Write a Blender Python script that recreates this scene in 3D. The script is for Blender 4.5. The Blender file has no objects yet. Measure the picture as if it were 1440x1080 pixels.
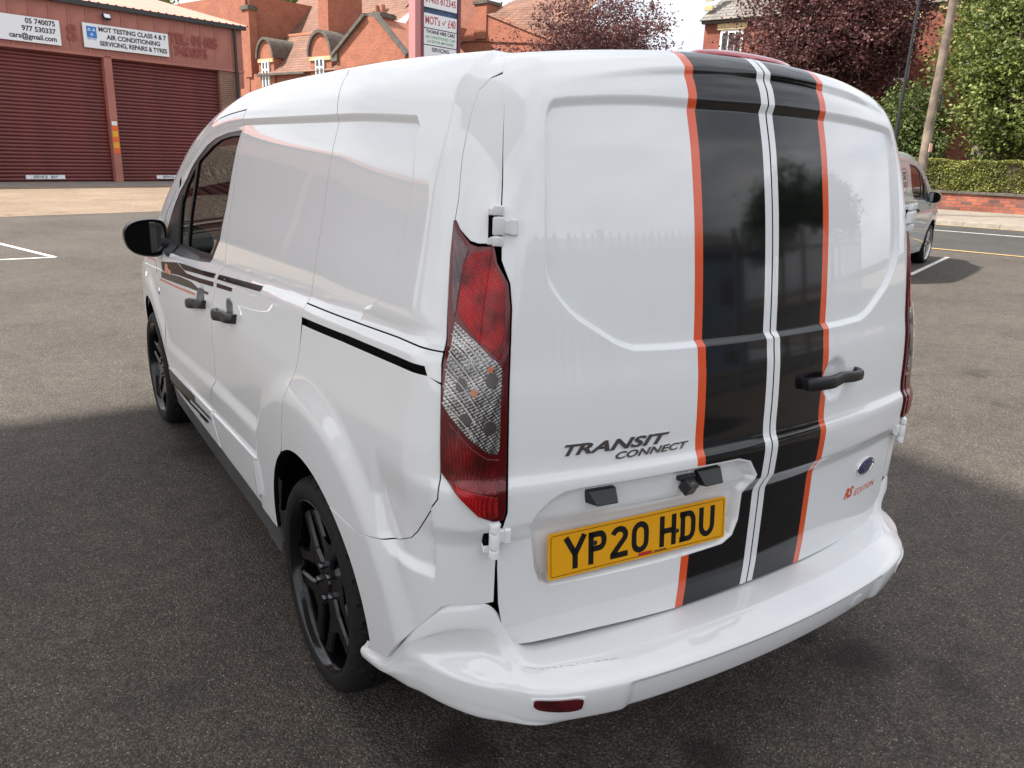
import bpy, bmesh, math, random
import numpy as np
from mathutils import Vector, Matrix
from mathutils.geometry import delaunay_2d_cdt
random.seed(7); rng=np.random.default_rng(7)
SC=bpy.context.scene
COL=SC.collection
# ------------------------------------------------------------------ camera, sky, sun, exposure
CAM=dict(loc=(-1.5552,-1.1480,1.5753),yaw=.5819,pitch=.2886,roll=-.0363,lens=27.41)
cd_=bpy.data.cameras.new('camera'); cam=bpy.data.objects.new('camera',cd_); COL.objects.link(cam)
def _cam():
    y,p,r=CAM['yaw'],CAM['pitch'],CAM['roll']
    f=Vector((math.sin(y)*math.cos(p),math.cos(y)*math.cos(p),-math.sin(p)))
    rt=Vector((math.cos(y),-math.sin(y),0)); dn=f.cross(rt)
    a=math.cos(r)*rt+math.sin(r)*dn; b=-math.sin(r)*rt+math.cos(r)*dn
    M=Matrix((a,-b,-f)).transposed().to_4x4(); M.translation=CAM['loc']; return M
cam.matrix_world=_cam()
cd_.lens=CAM['lens']; cd_.sensor_width=36; cd_.clip_end=1000; cd_.clip_start=.05
SC.camera=cam
SUN_TO=Vector((-.75,.40,1.0)).normalized()
W_=bpy.data.worlds.new('World'); SC.world=W_; W_.use_nodes=True
def _world():
    nt=W_.node_tree; n=nt.nodes; l=nt.links; n.clear()
    out=n.new('ShaderNodeOutputWorld'); bg=n.new('ShaderNodeBackground')
    sky=n.new('ShaderNodeTexSky'); sky.sky_type='NISHITA'; sky.sun_disc=False
    sky.sun_elevation=math.asin(SUN_TO.z); sky.sun_rotation=math.atan2(SUN_TO.x,SUN_TO.y)
    sky.air_density=1.0; sky.dust_density=3.0; sky.ozone_density=1.0; sky.altitude=20
    # thin bright cloud over the whole sky, all round and up to the zenith
    tc=n.new('ShaderNodeTexCoord'); mp=n.new('ShaderNodeMapping'); mp.inputs['Scale'].default_value=(1,1,2.6)
    ns=n.new('ShaderNodeTexNoise'); ns.inputs['Scale'].default_value=2.3; ns.inputs['Detail'].default_value=7; ns.inputs['Roughness'].default_value=.56
    cr=n.new('ShaderNodeValToRGB'); cr.color_ramp.elements[0].position=.30; cr.color_ramp.elements[0].color=(.62,.62,.62,1); cr.color_ramp.elements[1].position=.62; cr.color_ramp.elements[1].color=(1,1,1,1)
    c2=n.new('ShaderNodeValToRGB'); c2.color_ramp.elements[0].position=.35; c2.color_ramp.elements[0].color=(7.0,7.4,8.1,1); c2.color_ramp.elements[1].position=.66; c2.color_ramp.elements[1].color=(12.2,12.3,12.4,1)
    mx=n.new('ShaderNodeMix'); mx.data_type='RGBA'
    l.new(tc.outputs['Generated'],mp.inputs[0]); l.new(mp.outputs[0],ns.inputs['Vector'])
    l.new(ns.outputs['Fac'],cr.inputs[0]); l.new(ns.outputs['Fac'],c2.inputs[0]); l.new(cr.outputs[0],mx.inputs['Factor'])
    l.new(sky.outputs[0],mx.inputs['A']); l.new(c2.outputs[0],mx.inputs['B'])
    l.new(mx.outputs['Result'],bg.inputs['Color']); bg.inputs['Strength'].default_value=.070
    l.new(bg.outputs[0],out.inputs['Surface'])
_world()
sd=bpy.data.lights.new('sun','SUN'); sd.energy=4.6; sd.angle=math.radians(1.6); sd.color=(1,.955,.88)
sun=bpy.data.objects.new('sun',sd); COL.objects.link(sun)
sun.rotation_euler=(-SUN_TO).to_track_quat('-Z','Y').to_euler()
SC.view_settings.view_transform='Standard'; SC.view_settings.look='None'
SC.view_settings.exposure=1.12; SC.view_settings.gamma=1.0; SC.view_settings.use_curve_mapping=False

# ------------------------------------------------------------------ materials
def srgb(r,g,b):
    f=lambda c:(c/255/12.92) if c/255<=.04045 else ((c/255+.055)/1.055)**2.4
    return (f(r),f(g),f(b),1)
def mat(name,col,rough=.5,metal=0,coat=0,coat_r=.03,spec=.5,noise=None,bump=None,alpha=None,sheen=0):
    """noise=(scale,amount[,detail]) mottles the colour; bump=(scale,distance,strength)"""
    m=bpy.data.materials.new(name); m.use_nodes=True; nt=m.node_tree; p=nt.nodes['Principled BSDF']
    c=tuple(col) if len(col)==4 else (*col,1)
    p.inputs['Base Color'].default_value=c; p.inputs['Roughness'].default_value=rough; p.inputs['Metallic'].default_value=metal
    p.inputs['Coat Weight'].default_value=coat; p.inputs['Coat Roughness'].default_value=coat_r; p.inputs['Specular IOR Level'].default_value=spec
    n=nt.nodes; l=nt.links
    if noise or bump: tc=n.new('ShaderNodeTexCoord')
    if noise:
        t=n.new('ShaderNodeTexNoise'); t.inputs['Scale'].default_value=noise[0]; t.inputs['Detail'].default_value=noise[2] if len(noise)>2 else 5
        mr=n.new('ShaderNodeMapRange'); mr.inputs['From Min'].default_value=.3; mr.inputs['From Max'].default_value=.7
        mr.inputs['To Min'].default_value=1-noise[1]; mr.inputs['To Max'].default_value=1+noise[1]
        v=n.new('ShaderNodeVectorMath'); v.operation='SCALE'; v.inputs[0].default_value=c[:3]
        l.new(tc.outputs['Object'],t.inputs['Vector']); l.new(t.outputs['Fac'],mr.inputs['Value']); l.new(mr.outputs[0],v.inputs['Scale']); l.new(v.outputs[0],p.inputs['Base Color'])
    if bump:
        t=n.new('ShaderNodeTexNoise'); t.inputs['Scale'].default_value=bump[0]; t.inputs['Detail'].default_value=4
        b=n.new('ShaderNodeBump'); b.inputs['Distance'].default_value=bump[1]; b.inputs['Strength'].default_value=bump[2]
        l.new(tc.outputs['Object'],t.inputs['Vector']); l.new(t.outputs['Fac'],b.inputs['Height']); l.new(b.outputs[0],p.inputs['Normal'])
    return m
def glassmat(name,tint,refl=1.45,rough=0.0):
    m=bpy.data.materials.new(name); m.use_nodes=True; n=m.node_tree.nodes; l=m.node_tree.links; n.clear()
    o=n.new('ShaderNodeOutputMaterial'); t=n.new('ShaderNodeBsdfTransparent'); g=n.new('ShaderNodeBsdfGlossy'); x=n.new('ShaderNodeMixShader'); f=n.new('ShaderNodeFresnel')
    t.inputs[0].default_value=(*tint,1); g.inputs['Roughness'].default_value=rough; f.inputs['IOR'].default_value=refl
    l.new(f.outputs[0],x.inputs[0]); l.new(t.outputs[0],x.inputs[1]); l.new(g.outputs[0],x.inputs[2]); l.new(x.outputs[0],o.inputs[0]); return m
def paintmat(name,col,dust=.06):
    """glossy car paint with a thin film of road dust towards the sills"""
    m=mat(name,col,rough=.6,coat=1,coat_r=.008,spec=.0); m.node_tree.nodes['Principled BSDF'].inputs['Coat IOR'].default_value=1.68; nt=m.node_tree; n=nt.nodes; l=nt.links; p=n['Principled BSDF']
    tc=n.new('ShaderNodeTexCoord'); t=n.new('ShaderNodeTexNoise'); t.inputs['Scale'].default_value=7; t.inputs['Detail'].default_value=8; t.inputs['Roughness'].default_value=.7
    sp=n.new('ShaderNodeSeparateXYZ'); l.new(tc.outputs['Object'],sp.inputs[0]); l.new(tc.outputs['Object'],t.inputs['Vector'])
    mr=n.new('ShaderNodeMapRange'); mr.inputs['From Min'].default_value=.95; mr.inputs['From Max'].default_value=.2; mr.inputs['To Min'].default_value=.15; mr.inputs['To Max'].default_value=1
    l.new(sp.outputs['Z'],mr.inputs['Value'])
    mu=n.new('ShaderNodeMath'); mu.operation='MULTIPLY'; l.new(mr.outputs[0],mu.inputs[0]); l.new(t.outputs['Fac'],mu.inputs[1])
    m2=n.new('ShaderNodeMath'); m2.operation='MULTIPLY'; m2.inputs[1].default_value=dust*2; l.new(mu.outputs[0],m2.inputs[0])
    mx=n.new('ShaderNodeMix'); mx.data_type='RGBA'; mx.inputs['A'].default_value=p.inputs['Base Color'].default_value[:]; mx.inputs['B'].default_value=(.20,.175,.15,1)
    l.new(m2.outputs[0],mx.inputs['Factor']); l.new(mx.outputs['Result'],p.inputs['Base Color'])
    r=n.new('ShaderNodeMapRange'); r.inputs['To Min'].default_value=.006; r.inputs['To Max'].default_value=.06; l.new(m2.outputs[0],r.inputs['Value']); l.new(r.outputs[0],p.inputs['Coat Roughness'])
    return m
M={}
M['nut']=mat('nut_steel',(.10,.10,.11),rough=.25,metal=1)
M['white']=paintmat('white_paint',(.77,.78,.79))
M['grey_paint']=paintmat('grey_paint',(.44,.445,.44))
M['grey_paint'].node_tree.nodes['Principled BSDF'].inputs['Metallic'].default_value=.0
M['black_vinyl']=mat('black_vinyl',(.006,.006,.007),rough=.07,spec=.55)
M['side_vinyl']=mat('side_vinyl',(.006,.005,.005),rough=.3,spec=.05)
M['orange_vinyl']=mat('orange_vinyl',(.72,.085,.018),rough=.2,coat=.6,coat_r=.03)
M['vinyl_door_reflection']=mat('vinyl_red_reflection',(.024,.004,.005),rough=.3,spec=.05)  # black vinyl, with the maroon shutters' reflection put into its colour
M['vinyl_ground_reflection']=mat('vinyl_grey_reflection',(.07,.06,.05),rough=.35,spec=.1)  # black vinyl greyed, the ground's reflection painted into its colour
M['void']=mat('dark_seam',(.004,.004,.004),rough=.9,spec=.1)
M['black_plastic']=mat('black_plastic',(.012,.012,.013),rough=.38,bump=(500,.0004,.3))
M['grey_plastic']=mat('grey_plastic',(.16,.16,.16),rough=.4)
M['sill']=mat('grey_sill',(.07,.072,.075),rough=.38,bump=(300,.0004,.3),noise=(5,.25))
M['rubber']=mat('rubber',(.010,.0095,.0095),rough=.7,spec=.25,noise=(40,.3),bump=(400,.0006,.4))
M['gloss_black']=mat('gloss_black_alloy',(.004,.004,.0045),rough=.14,spec=.45)
M['chrome']=mat('chrome',(.75,.76,.78),rough=.08,metal=1)
M['dark_chrome']=mat('dark_chrome',(.48,.48,.50),rough=.16,metal=1)
M['steel']=mat('brake_steel',(.25,.24,.23),rough=.45,metal=1,noise=(30,.3))
M['glass']=glassmat('tinted_glass',(.50,.56,.53),1.5)
M['clear_glass']=glassmat('clear_glass',(.85,.9,.88),1.45)
M['trim']=mat('cabin_trim',(.03,.032,.034),rough=.7)
M['seat']=mat('seat_cloth',(.02,.055,.045),rough=.85,bump=(200,.001,.5))
M['plate_yellow']=mat('plate_yellow',(.78,.36,.008),rough=.22,coat=.5,coat_r=.05)
M['plate_black']=mat('plate_black',(.008,.008,.008),rough=.3)
M['red_small']=mat('red_print',(.45,.03,.02),rough=.4)
M['badge_blue']=mat('badge_navy',(.008,.022,.12),rough=.3)

# ------------------------------------------------------------------ object helpers
def tag(o,label=None,cat=None,group=None,kind=None):
    if label:o['label']=label
    if cat:o['category']=cat
    if group:o['group']=group
    if kind:o['kind']=kind
    return o
def empty(name,loc=(0,0,0),rz=0,**k):
    o=bpy.data.objects.new(name,None); COL.objects.link(o); o.location=loc; o.rotation_euler=(0,0,rz); o.empty_display_size=.2
    return tag(o,**k)
def link(name,me,parent=None,**k):
    o=bpy.data.objects.new(name,me); COL.objects.link(o)
    if parent is not None:o.parent=parent
    return tag(o,**k)
def mesh_np(name,V,F,mat_,N=None,smooth=True,angle=None):
    me=bpy.data.meshes.new(name); V=np.asarray(V,np.float32); F=[tuple(int(i) for i in f) for f in F] if not isinstance(F,np.ndarray) else F
    if isinstance(F,np.ndarray):
        k=F.shape[1]; me.vertices.add(len(V)); me.vertices.foreach_set('co',V.ravel()); me.loops.add(F.size); me.loops.foreach_set('vertex_index',F.ravel().astype(np.int32))
        me.polygons.add(len(F)); me.polygons.foreach_set('loop_start',np.arange(0,F.size,k,dtype=np.int32)); me.update(calc_edges=True)
    else: me.from_pydata(V.tolist(),[],F); me.update()
    me.materials.append(mat_) if mat_ else None
    if smooth:
        me.polygons.foreach_set('use_smooth',np.ones(len(me.polygons),bool))
        if angle is not None: me.set_sharp_from_angle(angle=math.radians(angle))
    if N is not None: me.normals_split_custom_set_from_vertices(np.asarray(N,float).tolist())
    return me
class MB:
    def __init__(s): s.V=[]; s.F=[]
    def add(s,V,F):
        k=len(s.V); s.V+= [tuple(v) for v in V]; s.F+=[tuple(i+k for i in f) for f in F]; return s
    def box(s,c,d,R=None):
        V=[Vector((x*d[0]/2,y*d[1]/2,z*d[2]/2)) for x in(-1,1) for y in(-1,1) for z in(-1,1)]
        if R is not None: V=[R@v for v in V]
        V=[v+Vector(c) for v in V]
        return s.add(V,[(0,1,3,2),(4,6,7,5),(0,4,5,1),(2,3,7,6),(0,2,6,4),(1,5,7,3)])
    def bar(s,p,q,w,h=None,up=(0,0,1),w2=None,h2=None,n=4):
        p=Vector(p);q=Vector(q);h=h or w;w2=w2 or w;h2=h2 or h; d=(q-p).normalized(); u=Vector(up)
        a=d.cross(u); a=(d.cross(Vector((1,0,0))) if a.length<1e-3 else a).normalized(); b=a.cross(d)
        V=[]
        if n==4:
            for c,ww,hh in((p,w,h),(q,w2,h2)):
                for i,j in((-1,-1),(1,-1),(1,1),(-1,1)): V.append(c+a*i*ww/2+b*j*hh/2)
        else:
            for c,ww,hh in((p,w,h),(q,w2,h2)):
                for i in range(n):
                    t=2*math.pi*i/n; V.append(c+a*math.cos(t)*ww/2+b*math.sin(t)*hh/2)
        F=[(i,(i+1)%n,n+(i+1)%n,n+i) for i in range(n)]+[tuple(range(n))[::-1],tuple(range(n,2*n))]
        return s.add(V,F)
    def loft(s,rings,closed=True,cap=True):
        n=len(rings[0]); V=[v for r in rings for v in r]; F=[]
        for k in range(len(rings)-1):
            for i in range(n if closed else n-1):
                j=(i+1)%n; F.append((k*n+i,k*n+j,(k+1)*n+j,(k+1)*n+i))
        if cap: F+= [tuple(range(n))[::-1],tuple(range((len(rings)-1)*n,len(rings)*n))]
        return s.add(V,F)
    def lathe(s,prof,c=(0,0,0),ax='z',n=32,closed=False):
        rings=[]
        for r,h in prof:
            R=[]
            for i in range(n):
                t=2*math.pi*i/n; x,y=r*math.cos(t),r*math.sin(t)
                R.append({'z':(c[0]+x,c[1]+y,c[2]+h),'x':(c[0]+h,c[1]+x,c[2]+y),'y':(c[0]+x,c[1]+h,c[2]+y)}[ax])
            rings.append(R)
        if closed: rings.append(rings[0])
        return s.loft(rings,cap=False)
    def prism(s,poly,f0,f1):
        """poly 2D points; f0,f1 map (u,v)->3D for the two faces"""
        n=len(poly); V=[f0(*p) for p in poly]+[f1(*p) for p in poly]
        F=[tuple(range(n)),tuple(range(n,2*n))[::-1]]+[(i,n+i,n+(i+1)%n,(i+1)%n) for i in range(n)]
        return s.add(V,F)
    def mesh(s,name,m,smooth=True,angle=35):
        me=mesh_np(name,s.V,s.F,m,smooth=False)
        bm=bmesh.new(); bm.from_mesh(me); bmesh.ops.recalc_face_normals(bm,faces=bm.faces); bm.to_mesh(me); bm.free()
        if smooth:
            me.polygons.foreach_set('use_smooth',np.ones(len(me.polygons),bool)); me.set_sharp_from_angle(angle=math.radians(angle))
        return me
    def build(s,name,m,parent=None,smooth=True,angle=35,bevel=0,seg=2,**k):
        o=link(name,s.mesh(name,m,smooth,angle),parent,**k)
        if bevel:
            b=o.modifiers.new('bevel','BEVEL'); b.width=bevel; b.segments=seg; b.limit_method='ANGLE'; b.angle_limit=math.radians(30); b.harden_normals=True
        return o
def copy_tree(o,parent=None):
    c=o.copy(); COL.objects.link(c)
    if parent is not None: c.parent=parent
    for ch in list(o.children): copy_tree(ch,c)
    return c
def text_geo(txt,size=1,bold=0,shear=0,extrude=0,align='CENTER',sx=1,sp=1):
    cu=bpy.data.curves.new('t','FONT'); cu.body=txt; cu.size=size; cu.offset=bold; cu.shear=shear; cu.extrude=extrude; cu.align_x=align; cu.align_y='CENTER'; cu.resolution_u=3; cu.space_character=sp
    o=bpy.data.objects.new('t',cu); COL.objects.link(o); dg=bpy.context.evaluated_depsgraph_get(); me=bpy.data.meshes.new_from_object(o.evaluated_get(dg))
    V=np.array([v.co[:] for v in me.vertices]).reshape(-1,3)*[sx,1,1]; F=[tuple(p.vertices) for p in me.polygons]
    bpy.data.objects.remove(o); bpy.data.curves.remove(cu); bpy.data.meshes.remove(me); return V,F
def lensmat(name,col,rough=.12,metal=0.,pat=None,emis=0):
    m=mat(name,col,rough=rough,metal=metal,coat=.55,coat_r=.01); nt=m.node_tree;n=nt.nodes;l=nt.links;p=n['Principled BSDF']
    if pat:
        tc=n.new('ShaderNodeTexCoord'); mp=n.new('ShaderNodeMapping'); mp.inputs['Rotation'].default_value=(0,math.radians(pat[1]),0); l.new(tc.outputs['Object'],mp.inputs[0])
        v=n.new('ShaderNodeTexVoronoi'); v.inputs['Scale'].default_value=pat[0]; v.inputs['Randomness'].default_value=.0; l.new(mp.outputs[0],v.inputs['Vector'])
        w=n.new('ShaderNodeTexWave'); w.inputs['Scale'].default_value=pat[0]*.22; w.inputs['Distortion'].default_value=3.; w.inputs['Detail Scale'].default_value=.4; l.new(mp.outputs[0],w.inputs['Vector'])
        ad=n.new('ShaderNodeMath'); ad.operation='ADD'; l.new(v.outputs['Distance'],ad.inputs[0]); wm_=n.new('ShaderNodeMath'); wm_.operation='MULTIPLY'; wm_.inputs[1].default_value=.30; l.new(w.outputs['Fac'],wm_.inputs[0]); l.new(wm_.outputs[0],ad.inputs[1])
        b=n.new('ShaderNodeBump'); b.inputs['Distance'].default_value=pat[2]; b.inputs['Strength'].default_value=.9; l.new(ad.outputs[0],b.inputs['Height']); l.new(b.outputs[0],p.inputs['Normal'])
        mr=n.new('ShaderNodeMapRange'); mr.inputs['From Max'].default_value=.85; mr.inputs['To Min'].default_value=1.25; mr.inputs['To Max'].default_value=.35
        sc=n.new('ShaderNodeVectorMath'); sc.operation='SCALE'; sc.inputs[0].default_value=col[:3]; l.new(ad.outputs[0],mr.inputs['Value']); pn=n.new('ShaderNodeTexNoise'); pn.inputs['Scale'].default_value=17; pn.inputs['Detail'].default_value=2; pr=n.new('ShaderNodeMapRange'); pr.inputs['From Min'].default_value=.35; pr.inputs['From Max'].default_value=.65; pr.inputs['To Min'].default_value=.45; pr.inputs['To Max'].default_value=1.55; pm_=n.new('ShaderNodeMath'); pm_.operation='MULTIPLY'; l.new(tc.outputs['Object'],pn.inputs['Vector']); l.new(pn.outputs['Fac'],pr.inputs['Value']); l.new(mr.outputs[0],pm_.inputs[0]); l.new(pr.outputs[0],pm_.inputs[1]); l.new(pm_.outputs[0],sc.inputs['Scale']); l.new(sc.outputs[0],p.inputs['Base Color'])
    return m
M['lamp_case']=mat('lamp_case',(.10,.001,.003),rough=.15,metal=.3,coat=.5,coat_r=.01)
M['lens_red']=lensmat('lens_red',(.50,.004,.008),metal=.8,rough=.22,pat=(300,20,.0020))
M['lens_red_plain']=lensmat('lens_red_plain',(.22,.001,.004),metal=.35,pat=(240,0,.0004))
M['lens_clear']=lensmat('lens_clear',(.42,.40,.39),metal=.9,rough=.14,pat=(170,30,.0016))
M['lens_smoke']=lensmat('lens_smoke',(.16,.07,.07),pat=(200,0,.001))
M['lens_edge']=mat('lens_edge',(.7,.7,.7),rough=.1,coat=1)
M['lens_pink']=mat('lens_brake',(.42,.03,.05),rough=.15,coat=1)
M['lens_reflector']=lensmat('lens_reflector',(.11,.003,.008),pat=(420,0,.0006))
M['bulb_dark']=mat('bulb_dark',(.11,.10,.10),rough=.25,metal=.7)
M['bulb_amber']=mat('bulb_amber',(.45,.11,.01),rough=.15,coat=1)
M['mirror']=mat('mirror',(.25,.27,.28),rough=.02,metal=1)
def pch(xs,ys):
    xs=np.array(xs,float);ys=np.array(ys,float)
    h=np.diff(xs);d=np.diff(ys)/h;m=np.zeros(len(xs))
    for i in range(1,len(xs)-1):
        if d[i-1]*d[i]>0:
            w1=2*h[i]+h[i-1];w2=h[i]+2*h[i-1];m[i]=(w1+w2)/(w1/d[i-1]+w2/d[i])
    m[0]=d[0];m[-1]=d[-1]
    def f(x):
        x=np.clip(x,xs[0],xs[-1]);i=np.clip(np.searchsorted(xs,x)-1,0,len(xs)-2)
        t=(x-xs[i])/h[i];a=m[i]*h[i];b=m[i+1]*h[i]
        return ys[i]*(1+2*t)*(1-t)**2+a*t*(1-t)**2+ys[i+1]*t*t*(3-2*t)+b*t*t*(t-1)
    return f
def sst(a,b,x):
    t=np.clip((x-a)/(b-a),0,1);return t*t*(3-2*t)
_wu=pch([1.0,1.15,1.25,1.37,1.55,1.65,1.72,1.9],[.868,.850,.836,.812,.776,.745,.724,.68])
_wl=pch([0,.2,.35,.55,.7,.85,.95,1.03,1.1,1.3],[.84,.86,.878,.897,.909,.914,.908,.895,.884,.86])
_zb=pch([-1,.3,.9,1.9,2.9,3.6,5],[1.185,1.175,1.155,1.105,1.07,1.045,1.02])
_rz=pch([0,.3,.485,.55,.70,.755,.785,.808,.878,.893,.915,.945,.985,1.09,1.15,1.25,1.44,1.60,1.708,1.757,1.82],
        [.066,.066,.060,.057,.058,.059,.049,.038,.036,.038,.049,.053,.055,.064,.074,.085,.112,.146,.180,.194,.222])
_H=pch([-.5,0,.2,.4,1.0,1.6,2.14,2.37,2.64,2.98,3.3,3.6,3.85,4.05,4.25,4.45],
       [1.77,1.80,1.812,1.822,1.835,1.833,1.815,1.785,1.722,1.585,1.42,1.24,1.105,1.05,.98,.86])
def W(y,z):
    k=sst(-.028,.028,z-_zb(y))
    w=_wl(z)*(1-k)+_wu(z)*k
    w=w-.022*sst(.9,.2,y)**1.0-np.where(y>2.6,.02*(np.maximum(y-2.6,0))**2,0)-np.where(y>3.9,.35*np.maximum(y-3.9,0)**2,0)
    return w
def rear(x,z): return _rz(z)+.15*x*x
def H(x,y): return _H(y)-.06*(x/.7)**2-.10*(np.maximum(np.abs(x)-.7,0)/.2)**2
def rmax(a,b,r):
    return np.minimum(np.maximum(a,b),-r)+np.sqrt(np.maximum(a+r,0)**2+np.maximum(b+r,0)**2)
def f(x,y,z):
    a=np.abs(x)-W(y,z);b=rear(x,z)-y;c=(z-H(x,y))*.9;d=y-4.40+.12*x*x
    ab=rmax(a,b,.13); ab=rmax(ab,d*.9,.25)
    return rmax(ab,c,.085)
RR=.35;CX=.55;CY=.40;CZ=1.45
ARC=RR*np.pi/2
def st2cd(s,t):
    # returns core point and direction ; s signed (neg = left)
    s=np.asarray(s,float);t=np.asarray(t,float);a=np.abs(s);sg=np.where(s<0,-1.,1.)
    th=np.clip((a-CX)/RR,0,np.pi/2)
    cx=np.minimum(a,CX);cy=CY+np.maximum(a-CX-ARC,0)
    ph=np.clip((t-CZ)/RR,0,np.pi/2)
    cz=np.minimum(t,CZ)
    D=np.stack([sg*np.sin(th)*np.cos(ph),-np.cos(th)*np.cos(ph),np.sin(ph)],-1)
    C=np.stack([sg*cx,cy,cz],-1);return C,D
def xyz2st(P):
    x,y,z=P[...,0],P[...,1],P[...,2]
    dx=np.maximum(np.abs(x)-CX,0);dy=np.minimum(y-CY,0);dz=np.maximum(z-CZ,0)
    th=np.arctan2(dx,-dy);h=np.hypot(dx,dy);ph=np.arctan2(dz,h)
    a=np.where(y>=CY,CX+ARC+(y-CY),np.where(np.abs(x)<CX,np.abs(x),CX+RR*th))
    t=np.where(z<CZ,z,CZ+RR*ph)
    return np.where(x<0,-a,a),t
def surf0(s,t,g=f,r0=.35):
    C,D=st2cd(s,t);rho=np.full(C.shape[:-1],r0)
    for _ in range(14):
        P=C+D*rho[...,None];rho=rho-g(P[...,0],P[...,1],P[...,2])*.95
    return C+D*rho[...,None]
# ------------------------------------------------------------------ van surface: domain (s,t) -> 3D
def sdist(px,py,poly,closed=True):
    """signed distance, negative inside"""
    P=np.asarray(poly,float); n=len(P); d=np.full(px.shape,1e9); ins=np.zeros(px.shape,bool)
    for i in range(n if closed else n-1):
        a=P[i];b=P[(i+1)%n]; e=b-a; L=e@e
        if L==0: continue
        u=np.clip(((px-a[0])*e[0]+(py-a[1])*e[1])/L,0,1)
        d=np.minimum(d,(px-a[0]-u*e[0])**2+(py-a[1]-u*e[1])**2)
        c=(a[1]>py)!=(b[1]>py)
        if abs(e[1])>1e-12: ins^= c&(px<a[0]+(py-a[1])/e[1]*e[0])
    d=np.sqrt(d); return np.where(ins,-d,d) if closed else d
def chaikin(P,k=2,closed=True):
    P=[tuple(p) for p in P]
    for _ in range(k):
        Q=[]
        n=len(P)
        if not closed:Q.append(P[0])
        for i in range(n if closed else n-1):
            a=P[i];b=P[(i+1)%n]; Q+=[(.78*a[0]+.22*b[0],.78*a[1]+.22*b[1]),(.22*a[0]+.78*b[0],.22*a[1]+.78*b[1])]
        if not closed:Q.append(P[-1])
        P=Q
    return P
RS=[(4.1,1.0),(3.95,1.12),(3.86,1.22),(3.65,1.345),(3.49,1.445),(3.31,1.565),(3.16,1.65),(3.03,1.69),(2.85,1.712),(2.6,1.722),(1.66,1.722),(1.21,1.722),(1.187,1.70),(1.158,1.54),(1.158,1.39),(1.175,1.32),(1.215,1.25),(1.26,1.213),(1.30,1.203),(1.33,1.0)]
RW=chaikin([(-.594,1.7705),(-.40,1.762),(-.2,1.748),(0,1.745),(.2,1.748),(.40,1.756),(.594,1.764),(.632,1.75),(.648,1.70),(.652,1.46),(.653,1.35),(.638,1.31),(.585,1.262),(.507,1.213),(.454,1.181),(.40,1.166),(0,1.163),(-.40,1.166),(-.454,1.184),(-.507,1.217),(-.585,1.266),(-.638,1.315),(-.653,1.353),(-.652,1.463),(-.648,1.70),(-.632,1.752)],1)
RP=[(-.682,.802),(-.668,.826),(-.635,.853),(-.60,.868),(-.56,.872),(-.30,.872),(-.10,.868),(-.06,.855),(-.030,.815),(-.038,.79),(-.052,.765),(-.055,.69),(-.07,.652),(-.10,.637),(-.3,.632),(-.615,.633),(-.645,.646),(-.66,.675),(-.672,.75)]
SCP=[(1.12,.80),(1.085,.715),(1.045,.688),(.86,.683),(.838,.705),(.828,.80),(.828,1.05),(1.12,1.05)]
HC=[(-2.86,.965),(-2.42,.985)]
def disp(s,t):
    a=np.abs(s); d=np.zeros(a.shape); side=a>.95
    # upper side recess
    m=(a>.9)&(t>1.0)
    if m.any():
        aa,tt=a[m],t[m]; sd=sdist(aa,tt,RS); zb=_zb(aa-.6998)
        d[m]+= .012*sst(-.0065,.0065,sd)*sst(zb-.01,zb+.05,tt)*sst(.93,1.07,aa)*sst(1.985,1.90,tt)
    # wheel arches and lower ledge
    m=(a>.9)&(t<1.15)
    if m.any():
        aa,tt=a[m],t[m]
        r1=np.hypot(aa-1.562,(tt-.335)); r2=np.hypot(aa-4.23,(tt-.335))
        fl=np.maximum(.024*(1-sst(.545,.645,r1)),.017*(1-sst(.47,.56,r2)))
        zL=np.interp(aa,[1.9,2.7,3.8],[.672,.645,.57]); lg=.016*(1-sst(-.028,.028,tt-zL))*sst(1.3,1.5,aa)
        d[m]+=np.maximum(fl,lg)
        sc=sdist(aa,tt,SCP); d[m]-=.016*sst(.014,-.014,sc)*sst(.93,.80,tt)
    # rear window-shaped recess
    m=(a<.80)&(t>1.0)
    if m.any(): d[m]-=.013*sst(.0055,-.0065,sdist(s[m],t[m],RW))
    m=(s<.0)&(a<.75)&(t<.95)&(t>.58)
    if m.any(): d[m]-=.024*sst(.003,-.011,sdist(s[m],t[m],RP))
    m=(s>.15)&(s<.42)&(t<1.15)&(t>.9)
    if m.any(): d[m]-=.016*sst(1.15,.55,np.hypot((s[m]-.288)/.056,(t[m]-1.02)/.056))
    m=(a<.62)&(t>1.79)&(t<1.93)
    if m.any(): d[m]+=.013*sst(1.800,1.813,t[m])*sst(1.92,1.84,t[m])*sst(.60,.30,np.abs(s[m]-.05))
    for hs,ht in HC:
        m=(a>2.2)&(a<3.1)&(t<1.1)&(t>.85)
        if m.any(): d[m]-=.014*sst(1.2,.5,np.hypot((a[m]+hs)/.055,(t[m]-ht)/.045))
    return d
def surf(s,t,off=0.):
    s=np.asarray(s,float);t=np.asarray(t,float)
    P=surf0(s,t); C,D=st2cd(s,t); return P+D*(disp(s,t)+off)[...,None]
def surfn(s,t,off=0.,h=.0015):
    s=np.asarray(s,float);t=np.asarray(t,float)
    P=surf(s,t,off); A=surf(s+h,t,off)-surf(s-h,t,off); B=surf(s,t+h,off)-surf(s,t-h,off)
    N=np.cross(A,B); N/=np.maximum(np.linalg.norm(N,axis=-1,keepdims=True),1e-12)
    C,D=st2cd(s,t); N*=np.sign((N*D).sum(-1,keepdims=True)+1e-9); return P,N
def roofz(x,y):
    z=np.full(np.shape(x),1.9)
    for _ in range(30): z=z-f(x,y,z)*.9
    return z
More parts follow.
